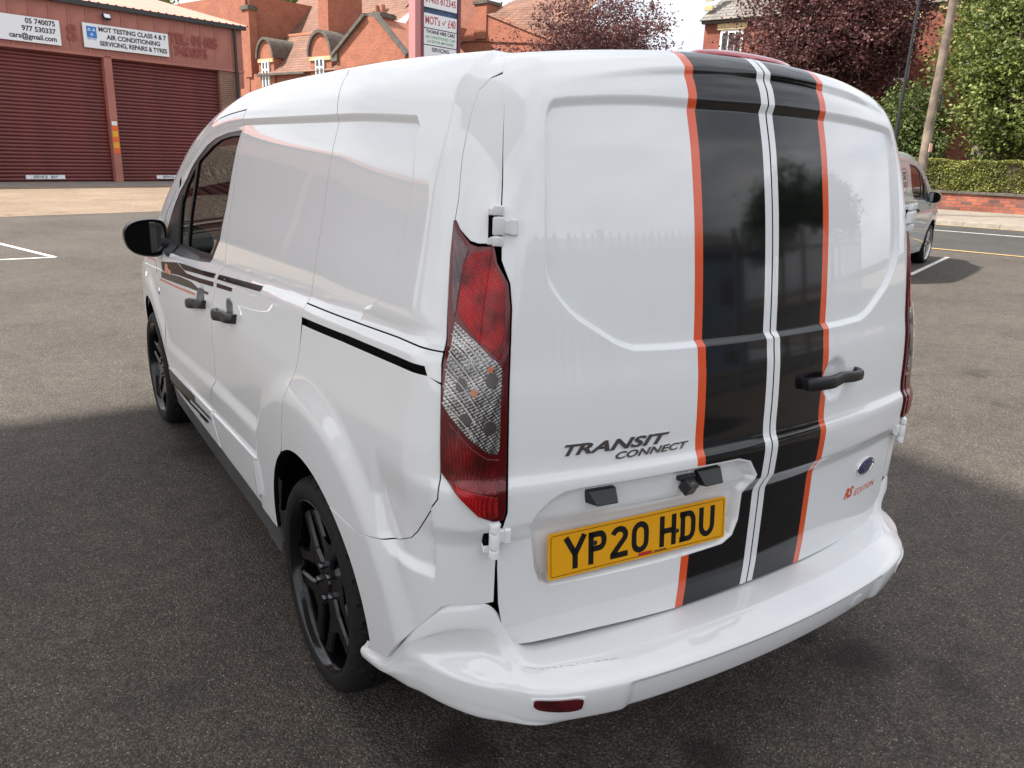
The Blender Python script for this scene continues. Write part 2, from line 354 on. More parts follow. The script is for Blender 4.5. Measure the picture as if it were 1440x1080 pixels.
def roofn(x,y,off=0.,h=.003):
    z=roofz(x,y); zx=(roofz(x+h,y)-roofz(x-h,y))/(2*h); zy=(roofz(x,y+h)-roofz(x,y-h))/(2*h)
    N=np.stack([-zx,-zy,np.ones_like(z)],-1); N/=np.linalg.norm(N,axis=-1,keepdims=True)
    return np.stack([x,y,z],-1)+N*off,N
def resample(P,step,closed=True):
    P=np.asarray(P,float); out=[]; n=len(P)
    for i in range(n if closed else n-1):
        a=P[i];b=P[(i+1)%n]; k=max(1,int(math.ceil(np.linalg.norm(b-a)/step)))
        for j in range(k): out.append(a+(b-a)*j/k)
    if not closed: out.append(P[-1])
    return np.array(out)
def inset(P,d):
    P=np.asarray(P,float); A=.5*np.sum(P[:,0]*np.roll(P[:,1],-1)-np.roll(P[:,0],-1)*P[:,1]); sg=1 if A>0 else -1
    e=np.roll(P,-1,0)-P; e/=np.maximum(np.linalg.norm(e,axis=1,keepdims=True),1e-9); nrm=np.stack([-e[:,1],e[:,0]],1)*sg; q=np.roll(nrm,1,0)
    b=nrm+q; b/=np.maximum((b*nrm).sum(1,keepdims=True),.35); return P+b*d
def tri_region(poly,holes=(),lines=(),step=.012,feats=(),fstep=.006,grid=True):
    poly=resample(poly,step*.8); V=[tuple(p) for p in poly]; E=[(i,(i+1)%len(poly)) for i in range(len(poly))]; n0=len(poly); hl=[]
    for h in holes:
        h=resample(h,step*.8); k=len(V); V+=[tuple(p) for p in h]; E+=[(k+i,k+(i+1)%len(h)) for i in range(len(h))]; hl.append(h)
    nb=len(V)
    for L in lines:
        L=resample(L,step,False); k=len(V); V+=[tuple(p) for p in L]; E+=[(k+i,k+i+1) for i in range(len(L)-1)]
    if grid:
        x0,y0=poly.min(0);x1,y1=poly.max(0); gx,gy=np.meshgrid(np.arange(x0,x1,step),np.arange(y0,y1,step)); gx=gx+(np.arange(gx.shape[0])%2)[:,None]*step/2
        Q=np.stack([gx.ravel(),gy.ravel()],1)
        ex=[]
        for ft,offs in feats:
            ft=resample(ft,fstep,True); e=np.roll(ft,-1,0)-ft; e/=np.maximum(np.linalg.norm(e,axis=1,keepdims=True),1e-9); nn=np.stack([-e[:,1],e[:,0]],1)
            for o in offs: ex.append(ft+nn*o)
        if ex:
            ex=np.concatenate(ex)
            key=set(map(tuple,np.round(Q/ (step*.9)).astype(int)))
            fd=np.full(len(Q),1e9)
            for ft,offs in feats: fd=np.minimum(fd,np.abs(sdist(Q[:,0],Q[:,1],ft,True)))
            Q=np.concatenate([Q[fd>max(map(abs,feats[0][1]))+.3*step],ex])
        d=sdist(Q[:,0],Q[:,1],poly); ok=d<-step*.45
        for h in hl: ok&= sdist(Q[:,0],Q[:,1],h)>step*.45
        V+=[tuple(p) for p in Q[ok]]
    r=delaunay_2d_cdt([Vector(v) for v in V],E,[],0,1e-6)
    VV=np.array([v[:] for v in r[0]]); T=np.array([f_ for f_ in r[2] if len(f_)==3]); C=VV[T].mean(1)
    ok=sdist(C[:,0],C[:,1],poly)<0
    for h in hl: ok&=sdist(C[:,0],C[:,1],h)>0
    T=T[ok]
    # flange loops
    return VV,T
def wall_mesh(name,m,poly,holes=(),step=.012,off=0.,feats=(),lines=(),gap=.0024,flange=.014,region=None,fn=surfn,mirror=False,grid=True,seal=True):
    """returns list of meshes (one per region)"""
    poly=resample(poly,step); poly=inset(poly,gap) if gap else poly
    VV,T=tri_region(poly,holes,lines,step,feats,grid=grid)
    P,N=fn(VV[:,0],VV[:,1],off)
    g=np.cross(P[T[:,1]]-P[T[:,0]],P[T[:,2]]-P[T[:,0]]); fl=(g*N[T[:,0]]).sum(1)<0; T[fl]=T[fl][:,::-1]
    reg=np.zeros(len(T),int)
    if region is not None: C=VV[T].mean(1); reg=region(C[:,0],C[:,1])
    out=[]
    for k in range(int(reg.max())+1 if len(reg) else 0):
        Tk=T[reg==k]
        if not len(Tk): out.append(None); continue
        used,inv=np.unique(Tk,return_inverse=True); Tk=inv.reshape(-1,3); Pk=P[used];Nk=N[used]
        if flange:
            cnt={}
            for t in Tk:
                for a,b in((t[0],t[1]),(t[1],t[2]),(t[2],t[0])): cnt[(a,b)]=1
            be=[e for e in cnt if (e[1],e[0]) not in cnt]
            if region is not None:
                full=set()
                for t in T:
                    for a,b in((t[0],t[1]),(t[1],t[2]),(t[2],t[0])): full.add((a,b))
                be=[e for e in be if (used[e[1]],used[e[0]]) not in full]
            if be:
                be=np.array(be); a,b=Pk[be[:,0]],Pk[be[:,1]]; na,nb_=Nk[be[:,0]],Nk[be[:,1]]
                tg=b-a; sn=np.cross(tg,na+nb_); sn/=np.maximum(np.linalg.norm(sn,axis=1,keepdims=True),1e-9)
                k0=len(Pk); nn=len(be)
                # small rounded lip, then the return
                n1=na*.7+sn*.7;n2=nb_*.7+sn*.7
                r=.0016
                V2=np.concatenate([a,b,a+sn*r*.7-na*r*.5,b+sn*r*.7-nb_*r*.5,a+sn*r-na*flange,b+sn*r-nb_*flange]); N2=np.concatenate([na,nb_,n1,n2,sn,sn])
                i=np.arange(nn)+k0
                F2=np.concatenate([np.stack([i+nn,i,i+2*nn],1),np.stack([i+nn,i+2*nn,i+3*nn],1),np.stack([i+3*nn,i+2*nn,i+4*nn],1),np.stack([i+3*nn,i+4*nn,i+5*nn],1)])
                Pk=np.concatenate([Pk,V2]);Nk=np.concatenate([Nk,N2]);Tk=np.concatenate([Tk,F2])
        nfl=0 if not flange or not len(be) else 2*len(be)
        if mirror: Pk=Pk*[-1,1,1];Nk=Nk*[-1,1,1];Tk=Tk[:,::-1]
        mm=m[k] if isinstance(m,(list,tuple)) else m
        me_=mesh_np(name,Pk,np.ascontiguousarray(Tk),mm,Nk)
        if nfl and seal:
            me_.materials.append(M['void']); mi=np.zeros(len(Tk),np.int32); mi[-nfl:]=1; me_.polygons.foreach_set('material_index',mi)  # flange returns coloured black, standing in for the shade inside the gap
        out.append(me_)
    return out
def mirrored(me):
    me2=me.copy(); n=len(me.vertices); co=np.empty(n*3,np.float32); me.vertices.foreach_get('co',co); co=co.reshape(-1,3)
    T=np.array([p.vertices[:] for p in me.polygons]); N=np.array([c.vector[:] for c in me.corner_normals]); L=T.ravel(); VN=np.zeros((n,3)); VN[L]=N
    bpy.data.meshes.remove(me2)
    m2=mesh_np(me.name,co*[-1,1,1],np.ascontiguousarray(T[:,::-1]),me.materials[0],VN*[-1,1,1])
    if len(me.materials)>1:
        m2.materials.append(me.materials[1]); mi=np.empty(len(T),np.int32); me.polygons.foreach_get('material_index',mi); m2.polygons.foreach_set('material_index',mi)
    return m2
# ------------------------------------------------------------------ the van
def neg(P): return [(-a,t) for a,t in P]
def arch(ca,rx,rz,a0,a1,n=26,tc=.335):
    return [(ca+rx*math.cos(math.radians(a0+(a1-a0)*i/n)),tc+rz*math.sin(math.radians(a0+(a1-a0)*i/n))) for i in range(n+1)]
GAPB_UP=[(2.6257,1.7676),(2.635,1.7318),(2.632,1.615),(2.632,1.397),(2.632,1.222),(2.634,1.118),(2.644,1.09),(2.651,1.019),(2.662,.95),(2.666,.761),(2.687,.656),(2.74,.60),(2.785,.545),(2.79,.50),(2.73,.42),(2.68,.345)]
GAPR=[(1.835,1.8837),(1.80,1.882),(1.757,1.8518),(1.70,1.77),(1.6736,1.7247),(1.665,1.584),(1.661,1.397),(1.659,1.2476),(1.664,1.17),(1.657,1.1536)]
GAPR2=[(1.649,1.1086),(1.641,1.029),(1.645,.985),(1.669,.90),(1.712,.787),(1.738,.70)]
CREASE=[(1.657,1.1536),(1.3628,1.1641),(1.1008,1.1738),(.9058,1.1754)]
SLTOP=[(2.6257,1.7676),(2.610,1.8055),(2.5992,1.8321),(2.575,1.872),(2.53,1.889),(2.30,1.892),(2.04,1.892),(1.90,1.888),(1.835,1.8837)]
DTOP=[(2.6257,1.7676),(2.8334,1.7565),(3.0221,1.742),(3.1563,1.7042),(3.2463,1.6541),(3.3338,1.5677),(3.5343,1.4311),(3.6273,1.3495),(3.80,1.235),(3.90,1.13),(3.91,.995)]
DFRONT=[(3.91,.995),(3.81,.89),(3.787,.821),(3.80,.68),(3.80,.55),(3.79,.345)]
BCG=[(.8835,.9325),(.8847,.872),(.925,.805),(.952,.766),(.975,.742),(.9986,.7305),(1.03,.714),(1.0825,.699),(1.2043,.673),(1.3553,.6567)]
TRIM=[(.834,1.840),(.8868,1.826),(.9302,1.7944),(.9382,1.7311),(.9354,1.6193),(.924,1.4936),(.9273,1.4416)]
LEFTDOOR=[(-.0185,.483),(-.2371,.479),(-.482,.486),(-.66,.487),(-.699,.490),(-.728,.507),(-.746,.55),(-.757,.61),(-.762,.70),(-.763,.77),(-.750,.812),(-.742,.84),(-.747,1.09),(-.747,1.27),(-.754,1.32),(-.779,1.365),(-.785,1.46),(-.787,1.56),(-.80,1.746),(-.832,1.837),(-.858,1.935),(-.0185,1.935)]
LEFTDOOR[0]=(.0200,.483);LEFTDOOR[-1]=(.0200,1.935)
RIGHTDOOR=[(.0220,.483)]+[(-a,t) for a,t in LEFTDOOR[1:-1]]+[(.0220,1.935)]
RIGHTDOOR[3]=(.66,.468);RIGHTDOOR[2]=(.482,.474);RIGHTDOOR[4]=(.70,.478);RIGHTDOOR[1]=(.2371,.479)
LAMP=[(.9276,1.4416),(.905,1.42),(.868,1.396),(.844,1.3917),(.7988,1.3936),(.7894,1.3629),(.7575,1.322),(.7495,1.2723),(.7495,1.0913),(.745,.85),(.749,.826),(.770,.8242),(.7948,.836),(.839,.882),(.8835,.9325),(.892,1.06),(.8984,1.167),(.9241,1.3684)]
REARGAP_T=1.938
def build_van(paint,name,label,decals=True,loc=(0,0,0)):
    root=empty(name,loc,label=label,cat='van')
    wp=paint
    def wm(nm,poly,m=wp,parent=root,both=True,lab=None,**k):
        me=wall_mesh(nm,m,neg(poly),**k)[0]
        o=link(nm,me,parent)
        if both: link(nm,mirrored(me),parent)
        return o
    # bodyside with the cant rail and windscreen pillar
    body=TRIM[::-1]+[(.85,1.90),(.86,1.945),(.86,1.995),(3.42,1.995),(3.5,1.85),(3.6,1.66),(3.7,1.56),(3.8,1.46),(3.9,1.35),(4.0,1.275),(4.15,1.185),(4.28,1.11),(4.3,1.03),(3.93,1.0)]+DTOP[::-1][1:-1]+SLTOP+GAPR[1:]+CREASE[1:]+[(.9241,1.3684)]
    wm('bodyside',body,feats=[(neg(RS),(-.009,-.006,-.003,0,.003,.006,.009))],step=.014)
    wm('corner_trim',[(.79,1.40),(.787,1.46),(.789,1.56),(.80,1.746),(.829,1.837)]+TRIM[1:]+[(.9276,1.4416),(.905,1.42),(.868,1.399),(.844,1.395),(.7988,1.397)],step=.012)
    low=CREASE[::-1]+GAPR2
    lowp=[(.8984,1.1112),(.936,1.1245),(1.165,1.117),(1.3625,1.111),(1.642,1.098)]+GAPR2[1:-1]+[p for p in arch(1.562,.375,.405,62,123) ]+BCG[::-1][1:]
    wm('rear_quarter_panel',lowp,step=.013,feats=[(neg(SCP),(-.012,-.006,0,.006,.012))])
    wm('rail_cover',CREASE[::-1]+[(1.651,1.116),(1.33,1.130),(.949,1.1405),(.938,1.122),(.8984,1.1125)],step=.012)
    rs=MB(); pts=[surf(-a,t,-.016) for a,t in [(1.64,1.10),(1.33,1.117),(1.1,1.126),(.95,1.131)]]
    for p,q in zip(pts,pts[1:]): rs.bar(p,q,.006,.03)
    rs.build('slide_rail',M['void'],root)
    corner=[(.7525,.815),(.7635,.77),(.7652,.70),(.7660,.614),(.83,.613),(.866,.610),(.885,.600),(.905,.575),(1.02,.445),(1.085,.372),(1.112,.356),(1.145,.345),(1.215,.318)]+arch(1.562,.375,.405,176,123)+BCG[::-1][1:]+[(.839,.884),(.7948,.838),(.770,.8235)]
    wm('bumper_corner',corner,step=.012,seal=False,feats=[(neg(SCP),(-.012,-.006,0,.006,.012))])
    wm('sliding_door',SLTOP+GAPR[1:]+GAPR2+arch(1.562,.375,.405,58,2)+[(1.95,.345),(2.68,.345)]+GAPB_UP[::-1][1:-1],feats=[(neg(RS),(-.009,-.006,-.003,0,.003,.006,.009))],step=.014)
    win=[(2.6491,1.6937),(2.8431,1.6818),(3.026,1.6537),(3.1483,1.6138),(3.2986,1.5301),(3.4722,1.4113),(3.6015,1.3467),(3.70,1.27),(3.84,1.155),(3.85,1.075),(3.60,1.057),(3.354,1.068),(3.0,1.092),(2.856,1.106),(2.82,1.137),(2.735,1.2116),(2.700,1.3274),(2.672,1.5093)]
    fd=wm('front_door',DTOP+DFRONT[1:]+GAPB_UP[::-1][:-1],holes=[neg(win)],feats=[(neg(RS),(-.012,-.006,0,.006,.012))],step=.014,gap=.0045)
    gl=[(2.668,1.670),(2.80,1.6655),(2.94,1.6475),(3.0675,1.608),(3.258,1.518),(3.282,1.50),(3.300,1.34),(3.318,1.118),(3.1,1.1235),(2.868,1.136),(2.845,1.16),(2.76,1.235),(2.722,1.335),(2.695,1.50)]
    qg=[(3.325,1.466),(3.46,1.378),(3.52,1.30),(3.515,1.105),(3.345,1.118),(3.325,1.34)]
    wm('window_frame',win,m=M['black_plastic'],holes=[neg(gl),neg(qg)],off=-.003,gap=0,step=.02)
    wm('door_glass',gl,m=M['glass'],off=-.009,gap=0,flange=0,step=.03)
    wm('quarter_light',qg,m=M['glass'],off=-.009,gap=0,flange=0,step=.03)
    wm('front_wing',DFRONT[:-1]+[(3.80,.345),(3.85,.335)]+arch(4.24,.39,.40,178,2)+[(4.64,.30),(4.93,.30),(4.94,.84),(4.86,.90),(4.6,.965),(4.3,1.025),(3.93,.998)],step=.014,gap=.004)
    # roof, windscreen, bonnet as height fields of the same surface
    def hm(nm,poly,m,step=.03,off=0.,gap=.002,**k):
        me=wall_mesh(nm,m,poly,step=step,gap=gap,off=off,fn=roofn,**k)[0]; return link(nm,me,root)
    hm('roof_panel',[(-.555,.395),(.555,.395),(.555,2.72),(-.555,2.72)],wp,gap=0,flange=0)
    me=wall_mesh('roof_rear_edge',wp,[(-.80,1.938),(.80,1.938),(.80,1.999),(-.80,1.999)],step=.02,gap=0,flange=0)[0]; link('roof_rear_edge',me,root)
    hm('windscreen',[(-.62,2.80),(.62,2.80),(.72,3.05),(.735,3.4),(.73,3.74),(-.73,3.74),(-.735,3.4),(-.72,3.05)],M['clear_glass'],flange=0)
    hm('roof_front_edge',[(-.60,2.722),(.60,2.722),(.60,2.798),(-.60,2.798)],wp,flange=0)
    hm('bonnet',[(-.74,3.76),(.74,3.76),(.72,4.10),(.66,4.26),(-.66,4.26),(-.72,4.10)],wp,step=.04)
    # front fascia, grille and headlamps, below the bonnet
    def frontn(x,z,off=0.):
        g=lambda x,z:_fy(x,z)
        y=g(x,z);h=.004; yx=(g(x+h,z)-g(x-h,z))/(2*h); yz=(g(x,z+h)-g(x,z-h))/(2*h)
        N=np.stack([-yx,np.ones_like(y),-yz],-1); N/=np.linalg.norm(N,axis=-1,keepdims=True); return np.stack([x,y,z],-1)+N*off,N
    def _fy(x,z):
        y=np.full(np.shape(x),4.6)
        for _ in range(30): y=y-f(x,y,z)*.9
        return y
    def fm(nm,poly,m,off=0.,step=.04,both=False):
        me=wall_mesh(nm,m,poly,step=step,off=off,fn=frontn,gap=.002)[0]; o=link(nm,me,root)
        if both: link(nm,mirrored(me),root)
    fm('front_bumper',[(-.80,.24),(.80,.24),(.80,.58),(.45,.60),(.40,.80),(-.40,.80),(-.45,.60),(-.80,.58)],wp)
    fm('grille',[(-.40,.40),(.40,.40),(.44,.56),(.38,.72),(-.38,.72),(-.44,.56)],M['black_plastic'],off=.006)
    fm('headlamp',[(-.79,.59),(-.46,.61),(-.42,.80),(-.78,.86)],M['lens_clear'],both=True)
    # dark inner shell seen only through the seams and arches
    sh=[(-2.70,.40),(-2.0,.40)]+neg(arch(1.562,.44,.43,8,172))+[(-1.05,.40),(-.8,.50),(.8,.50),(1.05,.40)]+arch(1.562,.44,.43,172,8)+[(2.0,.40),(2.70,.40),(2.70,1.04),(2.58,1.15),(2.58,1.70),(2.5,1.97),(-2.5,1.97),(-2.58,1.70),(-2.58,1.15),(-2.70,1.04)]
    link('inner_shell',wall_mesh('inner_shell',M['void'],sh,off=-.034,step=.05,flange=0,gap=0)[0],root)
    wm('door_inner',[(2.62,.40),(3.74,.40),(3.74,.80),(3.85,1.0),(3.2,1.03),(2.62,1.05)],m=M['trim'],off=-.035,step=.05,flange=0,gap=0)
    # wheel houses, floor
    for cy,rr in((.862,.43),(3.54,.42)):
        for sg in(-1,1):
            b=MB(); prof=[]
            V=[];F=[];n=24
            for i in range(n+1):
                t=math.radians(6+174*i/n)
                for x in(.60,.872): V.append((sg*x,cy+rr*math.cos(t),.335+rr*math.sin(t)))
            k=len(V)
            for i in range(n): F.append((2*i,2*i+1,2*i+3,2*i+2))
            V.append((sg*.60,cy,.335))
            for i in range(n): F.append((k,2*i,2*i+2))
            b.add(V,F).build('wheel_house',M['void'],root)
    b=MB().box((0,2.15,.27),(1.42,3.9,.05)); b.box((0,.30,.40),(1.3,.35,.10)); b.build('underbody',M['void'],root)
    # rear doors, striped in vinyl
    def handle_rear(par):
        P=lambda s,t,o:Vector(surf(np.array(s),np.array(t),o))
        rings=[]; path=[(.142,1.027,-.004,.026,.014),(.147,1.028,.012,.033,.028),(.165,1.030,.026,.036,.026),(.215,1.030,.034,.034,.022),(.225,1.030,.0345,.034,.022),(.29,1.029,.037,.031,.019),(.34,1.027,.035,.029,.017),(.372,1.026,.028,.029,.018),(.389,1.026,.012,.028,.018),(.392,1.026,-.008,.026,.016)]
        for i,(s,t,o,h,w) in enumerate(path):
            a=path[max(i-1,0)];c=path[min(i+1,len(path)-1)]
            p=P(s,t,o); d=(P(c[0],c[1],c[2])-P(a[0],a[1],a[2])).normalized(); up=Vector((0,0,1)); n=up.cross(d).normalized(); up=d.cross(n)
            R=[]
            for j in range(14):
                th=2*math.pi*j/14; c_,s_=math.cos(th),math.sin(th); e=.6
                R.append(p+up*(h/2*math.copysign(abs(s_)**e,s_))+n*(w/2*math.copysign(abs(c_)**e,c_)))
            rings.append(R)
        return MB().loft(rings).build('door_handle',M['black_plastic'],par)
    xs=[-.236,-.211,-.006,.015,.0275,.043,.224,.250]
    if decals:
        def inplate(s,t): return sdist(s,t,inset(RP,-.006))<0
        def rl(s,t):
            k=np.zeros(s.shape,int); k[(s>-.236)&(s<-.211)]=1; k[(s>-.211)&(s<-.006)]=2; k[inplate(s,t)]=0; return k
        def rr(s,t):
            k=np.zeros(s.shape,int); w=.0012*0; k[(s>.043)&(s<.224)]=1; k[(s>.224)&(s<.250)]=2
            k[np.hypot((s-.300)/.044,(t-1.022)/.050)<1]=0; return k
        el=[(.300+.044*math.cos(u),1.022+.050*math.sin(u)) for u in np.linspace(0,2*math.pi,28)]
        ll=[[(x,.47),(x,1.95)] for x in (-.236,-.211,-.006)]+[list(inset(RP,-.006))+[tuple(inset(RP,-.006)[0])]]
        lr=[[(x,.47),(x,1.95)] for x in (.043,.224,.250)]+[el]
    else: rl=rr=None; ll=lr=()
    rows=(-.009,-.006,-.0035,-.001,.0015,.004,.0065)
    fr=[(chaikin(RW,0),rows)]
    zb=[[(x,t) for x in (-.84,.84)] for t in (.75,.765,.785,.80,.812,.872,.880,.8855,.890,.897,.906,.918,.93,1.735,1.775,1.82)]
    def clipline(t,a,b): return [(a,t),(b,t)]
    LLx=list(ll)+[clipline(t,-.73,.012) for t in (.757,.770,.785,.80,.812,.874,.882,.888,.894,.902,.912,.924,.94,1.800,1.8035,1.8065,1.810,1.814)]
    LRx=list(lr)+[clipline(t,.030,.73) for t in (.757,.770,.785,.80,.812,.874,.882,.888,.894,.902,.912,.924,.94,1.800,1.803,1.8065,1.810,1.813,1.818)]
    me=wall_mesh('rear_door',[wp,M['orange_vinyl'],M['black_vinyl']],LEFTDOOR,region=rl,lines=LLx,feats=[(RW,rows),(RP,rows)],step=.0105)
    dl=link('rear_door',me[0],root,label='left rear door' if decals else None)
    if decals:
        link('orange_stripe',me[1],dl); link('black_stripe',me[2],dl)
    me=wall_mesh('rear_door',[wp,M['black_vinyl'],M['orange_vinyl']],RIGHTDOOR,region=rr,lines=LRx,feats=[(RW,rows)],step=.0105)
    dr=link('rear_door',me[0],root,label='right rear door' if decals else None)
    if decals:
        link('black_stripe',me[1],dr); link('orange_stripe',me[2],dr)
    handle_rear(dr)
    # seam strip between the doors
    V=[];F=[]
    tt=np.arange(.49,1.93,.01)
    for t in tt:
        for s in(.016,.026):
            V.append(surf(np.array(s),np.array(t),-.010))
    F=[(2*i,2*i+1,2*i+3,2*i+2) for i in range(len(tt)-1)]
    MB().add(V,F).build('door_seal',M['void'],root)
    # hinges
    def hinge(sg,s,t):
        P,N=surfn(np.array(-s*1.0),np.array(t)); P=Vector(P);N=Vector(N); up=Vector((0,0,1)); T=N.cross(up).normalized()  # T towards the door (+x on the left)
        if T.x<0: T=-T
        mk=lambda v:Vector((v[0]*(-sg),v[1],v[2])) if sg>0 else Vector(v)
        def W3(u,v,w): return P+T*u*.82+N*v*.85+up*w*.80
        h=MB()
        for z0,z1 in((-.050,-.026),(-.022,.022),(.026,.050)):
            R=[]
            for z in(z0,z0+.003,z1-.003,z1):
                r=.0125 if z in(z0,z1) else .0145
                R.append([mk(W3(-.002+r*math.cos(a),.016+r*math.sin(a)*1.05,z)) for a in np.linspace(0,2*math.pi,16,endpoint=False)])
            h.loft(R)
        kn=h.build('hinge_knuckle',wp,None)
        g=MB()
        def bx(u0,u1,v0,v1,w0,w1): g.add([mk(W3(u,v,w)) for u in(u0,u1) for v in(v0,v1) for w in(w0,w1)],[(0,1,3,2),(4,6,7,5),(0,4,5,1),(2,3,7,6),(0,2,6,4),(1,5,7,3)])
        bx(-.030,-.004,-.012,.010,-.046,-.028);bx(-.030,-.004,-.012,.010,.028,.046);bx(0,.040,.002,.013,-.018,.018);bx(.026,.046,-.004,.016,-.020,.020)
        o=g.build('hinge',wp,root,bevel=.003); kn.parent=o
        d=MB()
        g=d; bx(-.028,-.006,-.012,.004,-.030,.030); d.build('hinge_gap',M['void'],o)
    for sg in(-1,1): hinge(sg,.766 if False else .772,.790); hinge(sg,.788,1.430)
    # tail lamps
    def lamp(both):
        for sg in(-1,1):
            def mk(nm,poly,m,off,par,step=.012,gap=0,flange=.006):
                me=wall_mesh(nm,m,neg(poly),off=off,step=step,gap=gap,flange=flange,seal=False)[0]
                if sg>0: me=mirrored(me)
                return link(nm,me,par)
            L=mk('tail_lamp',LAMP,M['lamp_case'],.006,root,gap=.002,flange=.025)
            mk('red_lens',[(.878,1.357),(.856,1.377),(.808,1.385),(.790,1.352),(.768,1.315),(.764,1.25),(.768,1.170),(.82,1.205),(.866,1.245),(.880,1.26)],M['lens_red'],.0085,L)
            mk('clear_lens',[(.884,1.2378),(.838,1.208),(.7725,1.160),(.766,1.15),(.7645,.985),(.768,.973),(.787,.975),(.828,1.01),(.869,1.050),(.886,1.075),(.887,1.2)],M['lens_clear'],.0088,L)
            mk('red_lens',[(.871,1.037),(.82,.985),(.79,.962),(.764,.958),(.764,.885),(.845,.906),(.875,.945)],M['lens_red_plain'],.0085,L)
            mk('red_lens',[(.868,.932),(.84,.902),(.764,.880),(.7635,.838),(.778,.834),(.80,.842),(.838,.885)],M['lens_red'],.0085,L)
            mk('lamp_trim',[(.92,1.425),(.90,1.408),(.868,1.383),(.880,1.355),(.888,1.25),(.897,1.28),(.913,1.38)],M['lens_smoke'],.0087,L)
            for (a,t,r,mm) in [(.850,1.118,.011,'bulb_dark'),(.786,1.128,.013,'bulb_dark'),(.786,1.030,.013,'bulb_dark'),(.838,1.046,.012,'bulb_dark'),(.822,1.103,.0065,'bulb_amber'),(.790,1.150,.0055,'bulb_amber')]:
                if r: mk('bulb',[(a+r*math.cos(u),t+r*1.15*math.sin(u)) for u in np.linspace(0,2*math.pi,14,endpoint=False)],M[mm],.0098,L,step=.01)
            # fine curved ribs moulded across the clear lens
            for k in range(5):
                t0=1.215-.034*k; c=[(.889,t0),(.86,t0-.020),(.835,t0-.045),(.815,t0-.075)]
                c=[p for p in c]; pts=[Vector(surf(np.array(-a),np.array(t),.0105)) for a,t in chaikin(c,2,False)]
                b=MB()
                for p,q in zip(pts,pts[1:]):
                    if sg>0: p=Vector((-p.x,p.y,p.z));q=Vector((-q.x,q.y,q.z))
                    b.bar(p,q,.0012,.0012)
                b.build('lens_rib',M['lens_edge'],L)
    lamp(True)
    # high-level brake lamp on the roof edge
    R=[]
    for i in range(15):
        u=-1+2*i/14; x=.035+.185*u; w=math.sqrt(max(0,1-abs(u)**2.6)); w=max(w,.03)
        t=1.915; P,N=surfn(np.array(x),np.array(1.897)); P=Vector(P);N=Vector(N); B=N.cross(Vector((1,0,0))).normalized()
        R.append([P+B*(.030*w*math.cos(a))+N*(.013*w*math.sin(a)-.001) for a in np.linspace(0,2*math.pi,14,endpoint=False)])
    MB().loft(R).build('high_brake_lamp',M['lens_pink'],root)
    # bumper sweep
    SS=[0,.40,.62,.68,.73,.77,.84,.90,.95,1.02,1.11,1.24]
    A_=[(-.02,.475),(.03,.475),(.070,.4735),(.083,.4705),(.110,.462),(.138,.4525),(.150,.445),(.1545,.434),(.152,.405),(.144,.372),(.136,.354),(.118,.343),(.06,.340)]
    TB={0:A_,.40:A_,.62:[(o-.018*min(1,max(0,(o-.03)/.09)),z) for o,z in A_],.68:[(-.018,.480),(.022,.476),(.055,.473),(.066,.469),(.088,.461),(.108,.451),(.117,.443),(.121,.432),(.120,.410),(.117,.380),(.112,.360),(.102,.345),(.03,.340)],
        .73:[(-.012,.530),(.002,.515),(.016,.490),(.032,.474),(.060,.462),(.082,.453),(.094,.447),(.100,.438),(.100,.415),(.096,.385),(.090,.362),(.080,.345),(.02,.340)],
        .77:[(.001,.614),(.005,.595),(.009,.556),(.006,.540),(.003,.500),(.010,.482),(.040,.465),(.062,.454),(.072,.446),(.075,.430),(.072,.385),(.060,.346),(.0,.341)],
        .84:[(-.002,.616),(.006,.596),(.010,.560),(.002,.542),(-.004,.500),(.002,.480),(.018,.466),(.030,.458),(.037,.450),(.039,.436),(.034,.390),(.018,.348),(-.03,.341)],
        .90:[(-.004,.592),(.004,.575),(.008,.535),(.003,.520),(.000,.490),(.001,.474),(.008,.464),(.014,.457),(.018,.449),(.019,.436),(.016,.392),(.0,.348),(-.035,.340)],
        .95:[(-.004,.536),(.004,.518),(.007,.500),(.007,.490),(.007,.476),(.008,.464),(.009,.455),(.010,.447),(.010,.437),(.010,.420),(.006,.385),(-.008,.346),(-.04,.336)],
        1.02:[(-.005,.458),(.004,.442),(.007,.435),(.007,.430),(.007,.424),(.008,.418),(.008,.410),(.008,.402),(.008,.393),(.011,.380),(.013,.362),(-.002,.328),(-.035,.322)],
        1.11:[(-.006,.366),(.002,.352),(.004,.349),(.004,.346),(.005,.343),(.007,.341),(.012,.338),(.015,.334),(.016,.329),(.015,.322),(.011,.312),(-.004,.303),(-.035,.298)],
        1.24:[(-.006,.322),(.001,.314),(.005,.312),(.009,.310),(.012,.308),(.014,.305),(.015,.302),(.015,.298),(.015,.294),(.013,.288),(.009,.278),(-.002,.268),(-.03,.262)]}
    cols=[[ (pch(SS,[TB[s][k][0] for s in SS]),pch(SS,[TB[s][k][1] for s in SS])) for k in range(13)]][0]
    def bump(s,q):
        """s 1D, q 1D same shape"""
        a=np.abs(s); ks=[-.026,-.013,0,.013,.026]; O=np.stack([sum(c[0](np.abs(a+k)) for k in ks)/5 for c in cols],-1);Z=np.stack([sum(c[1](np.abs(a+k)) for k in ks)/5 for c in cols],-1)
        x=q*12; i=np.clip(np.floor(x).astype(int),0,11); u=x-i; r=np.arange(len(q))
        def cr(T):
            p0=T[r,np.maximum(i-1,0)];p1=T[r,i];p2=T[r,i+1];p3=T[r,np.minimum(i+2,12)]
            return .5*((2*p1)+(-p0+p2)*u+(2*p0-5*p1+4*p2-p3)*u*u+(-p0+3*p1-3*p2+p3)*u**3)
        o,z=cr(O),cr(Z)
        # shallow scoop in the middle of the face
        ax=np.where(s>0,a+.015,a)
        o=o-.011*sst(.475,.445,ax)*sst(.443,.425,z)
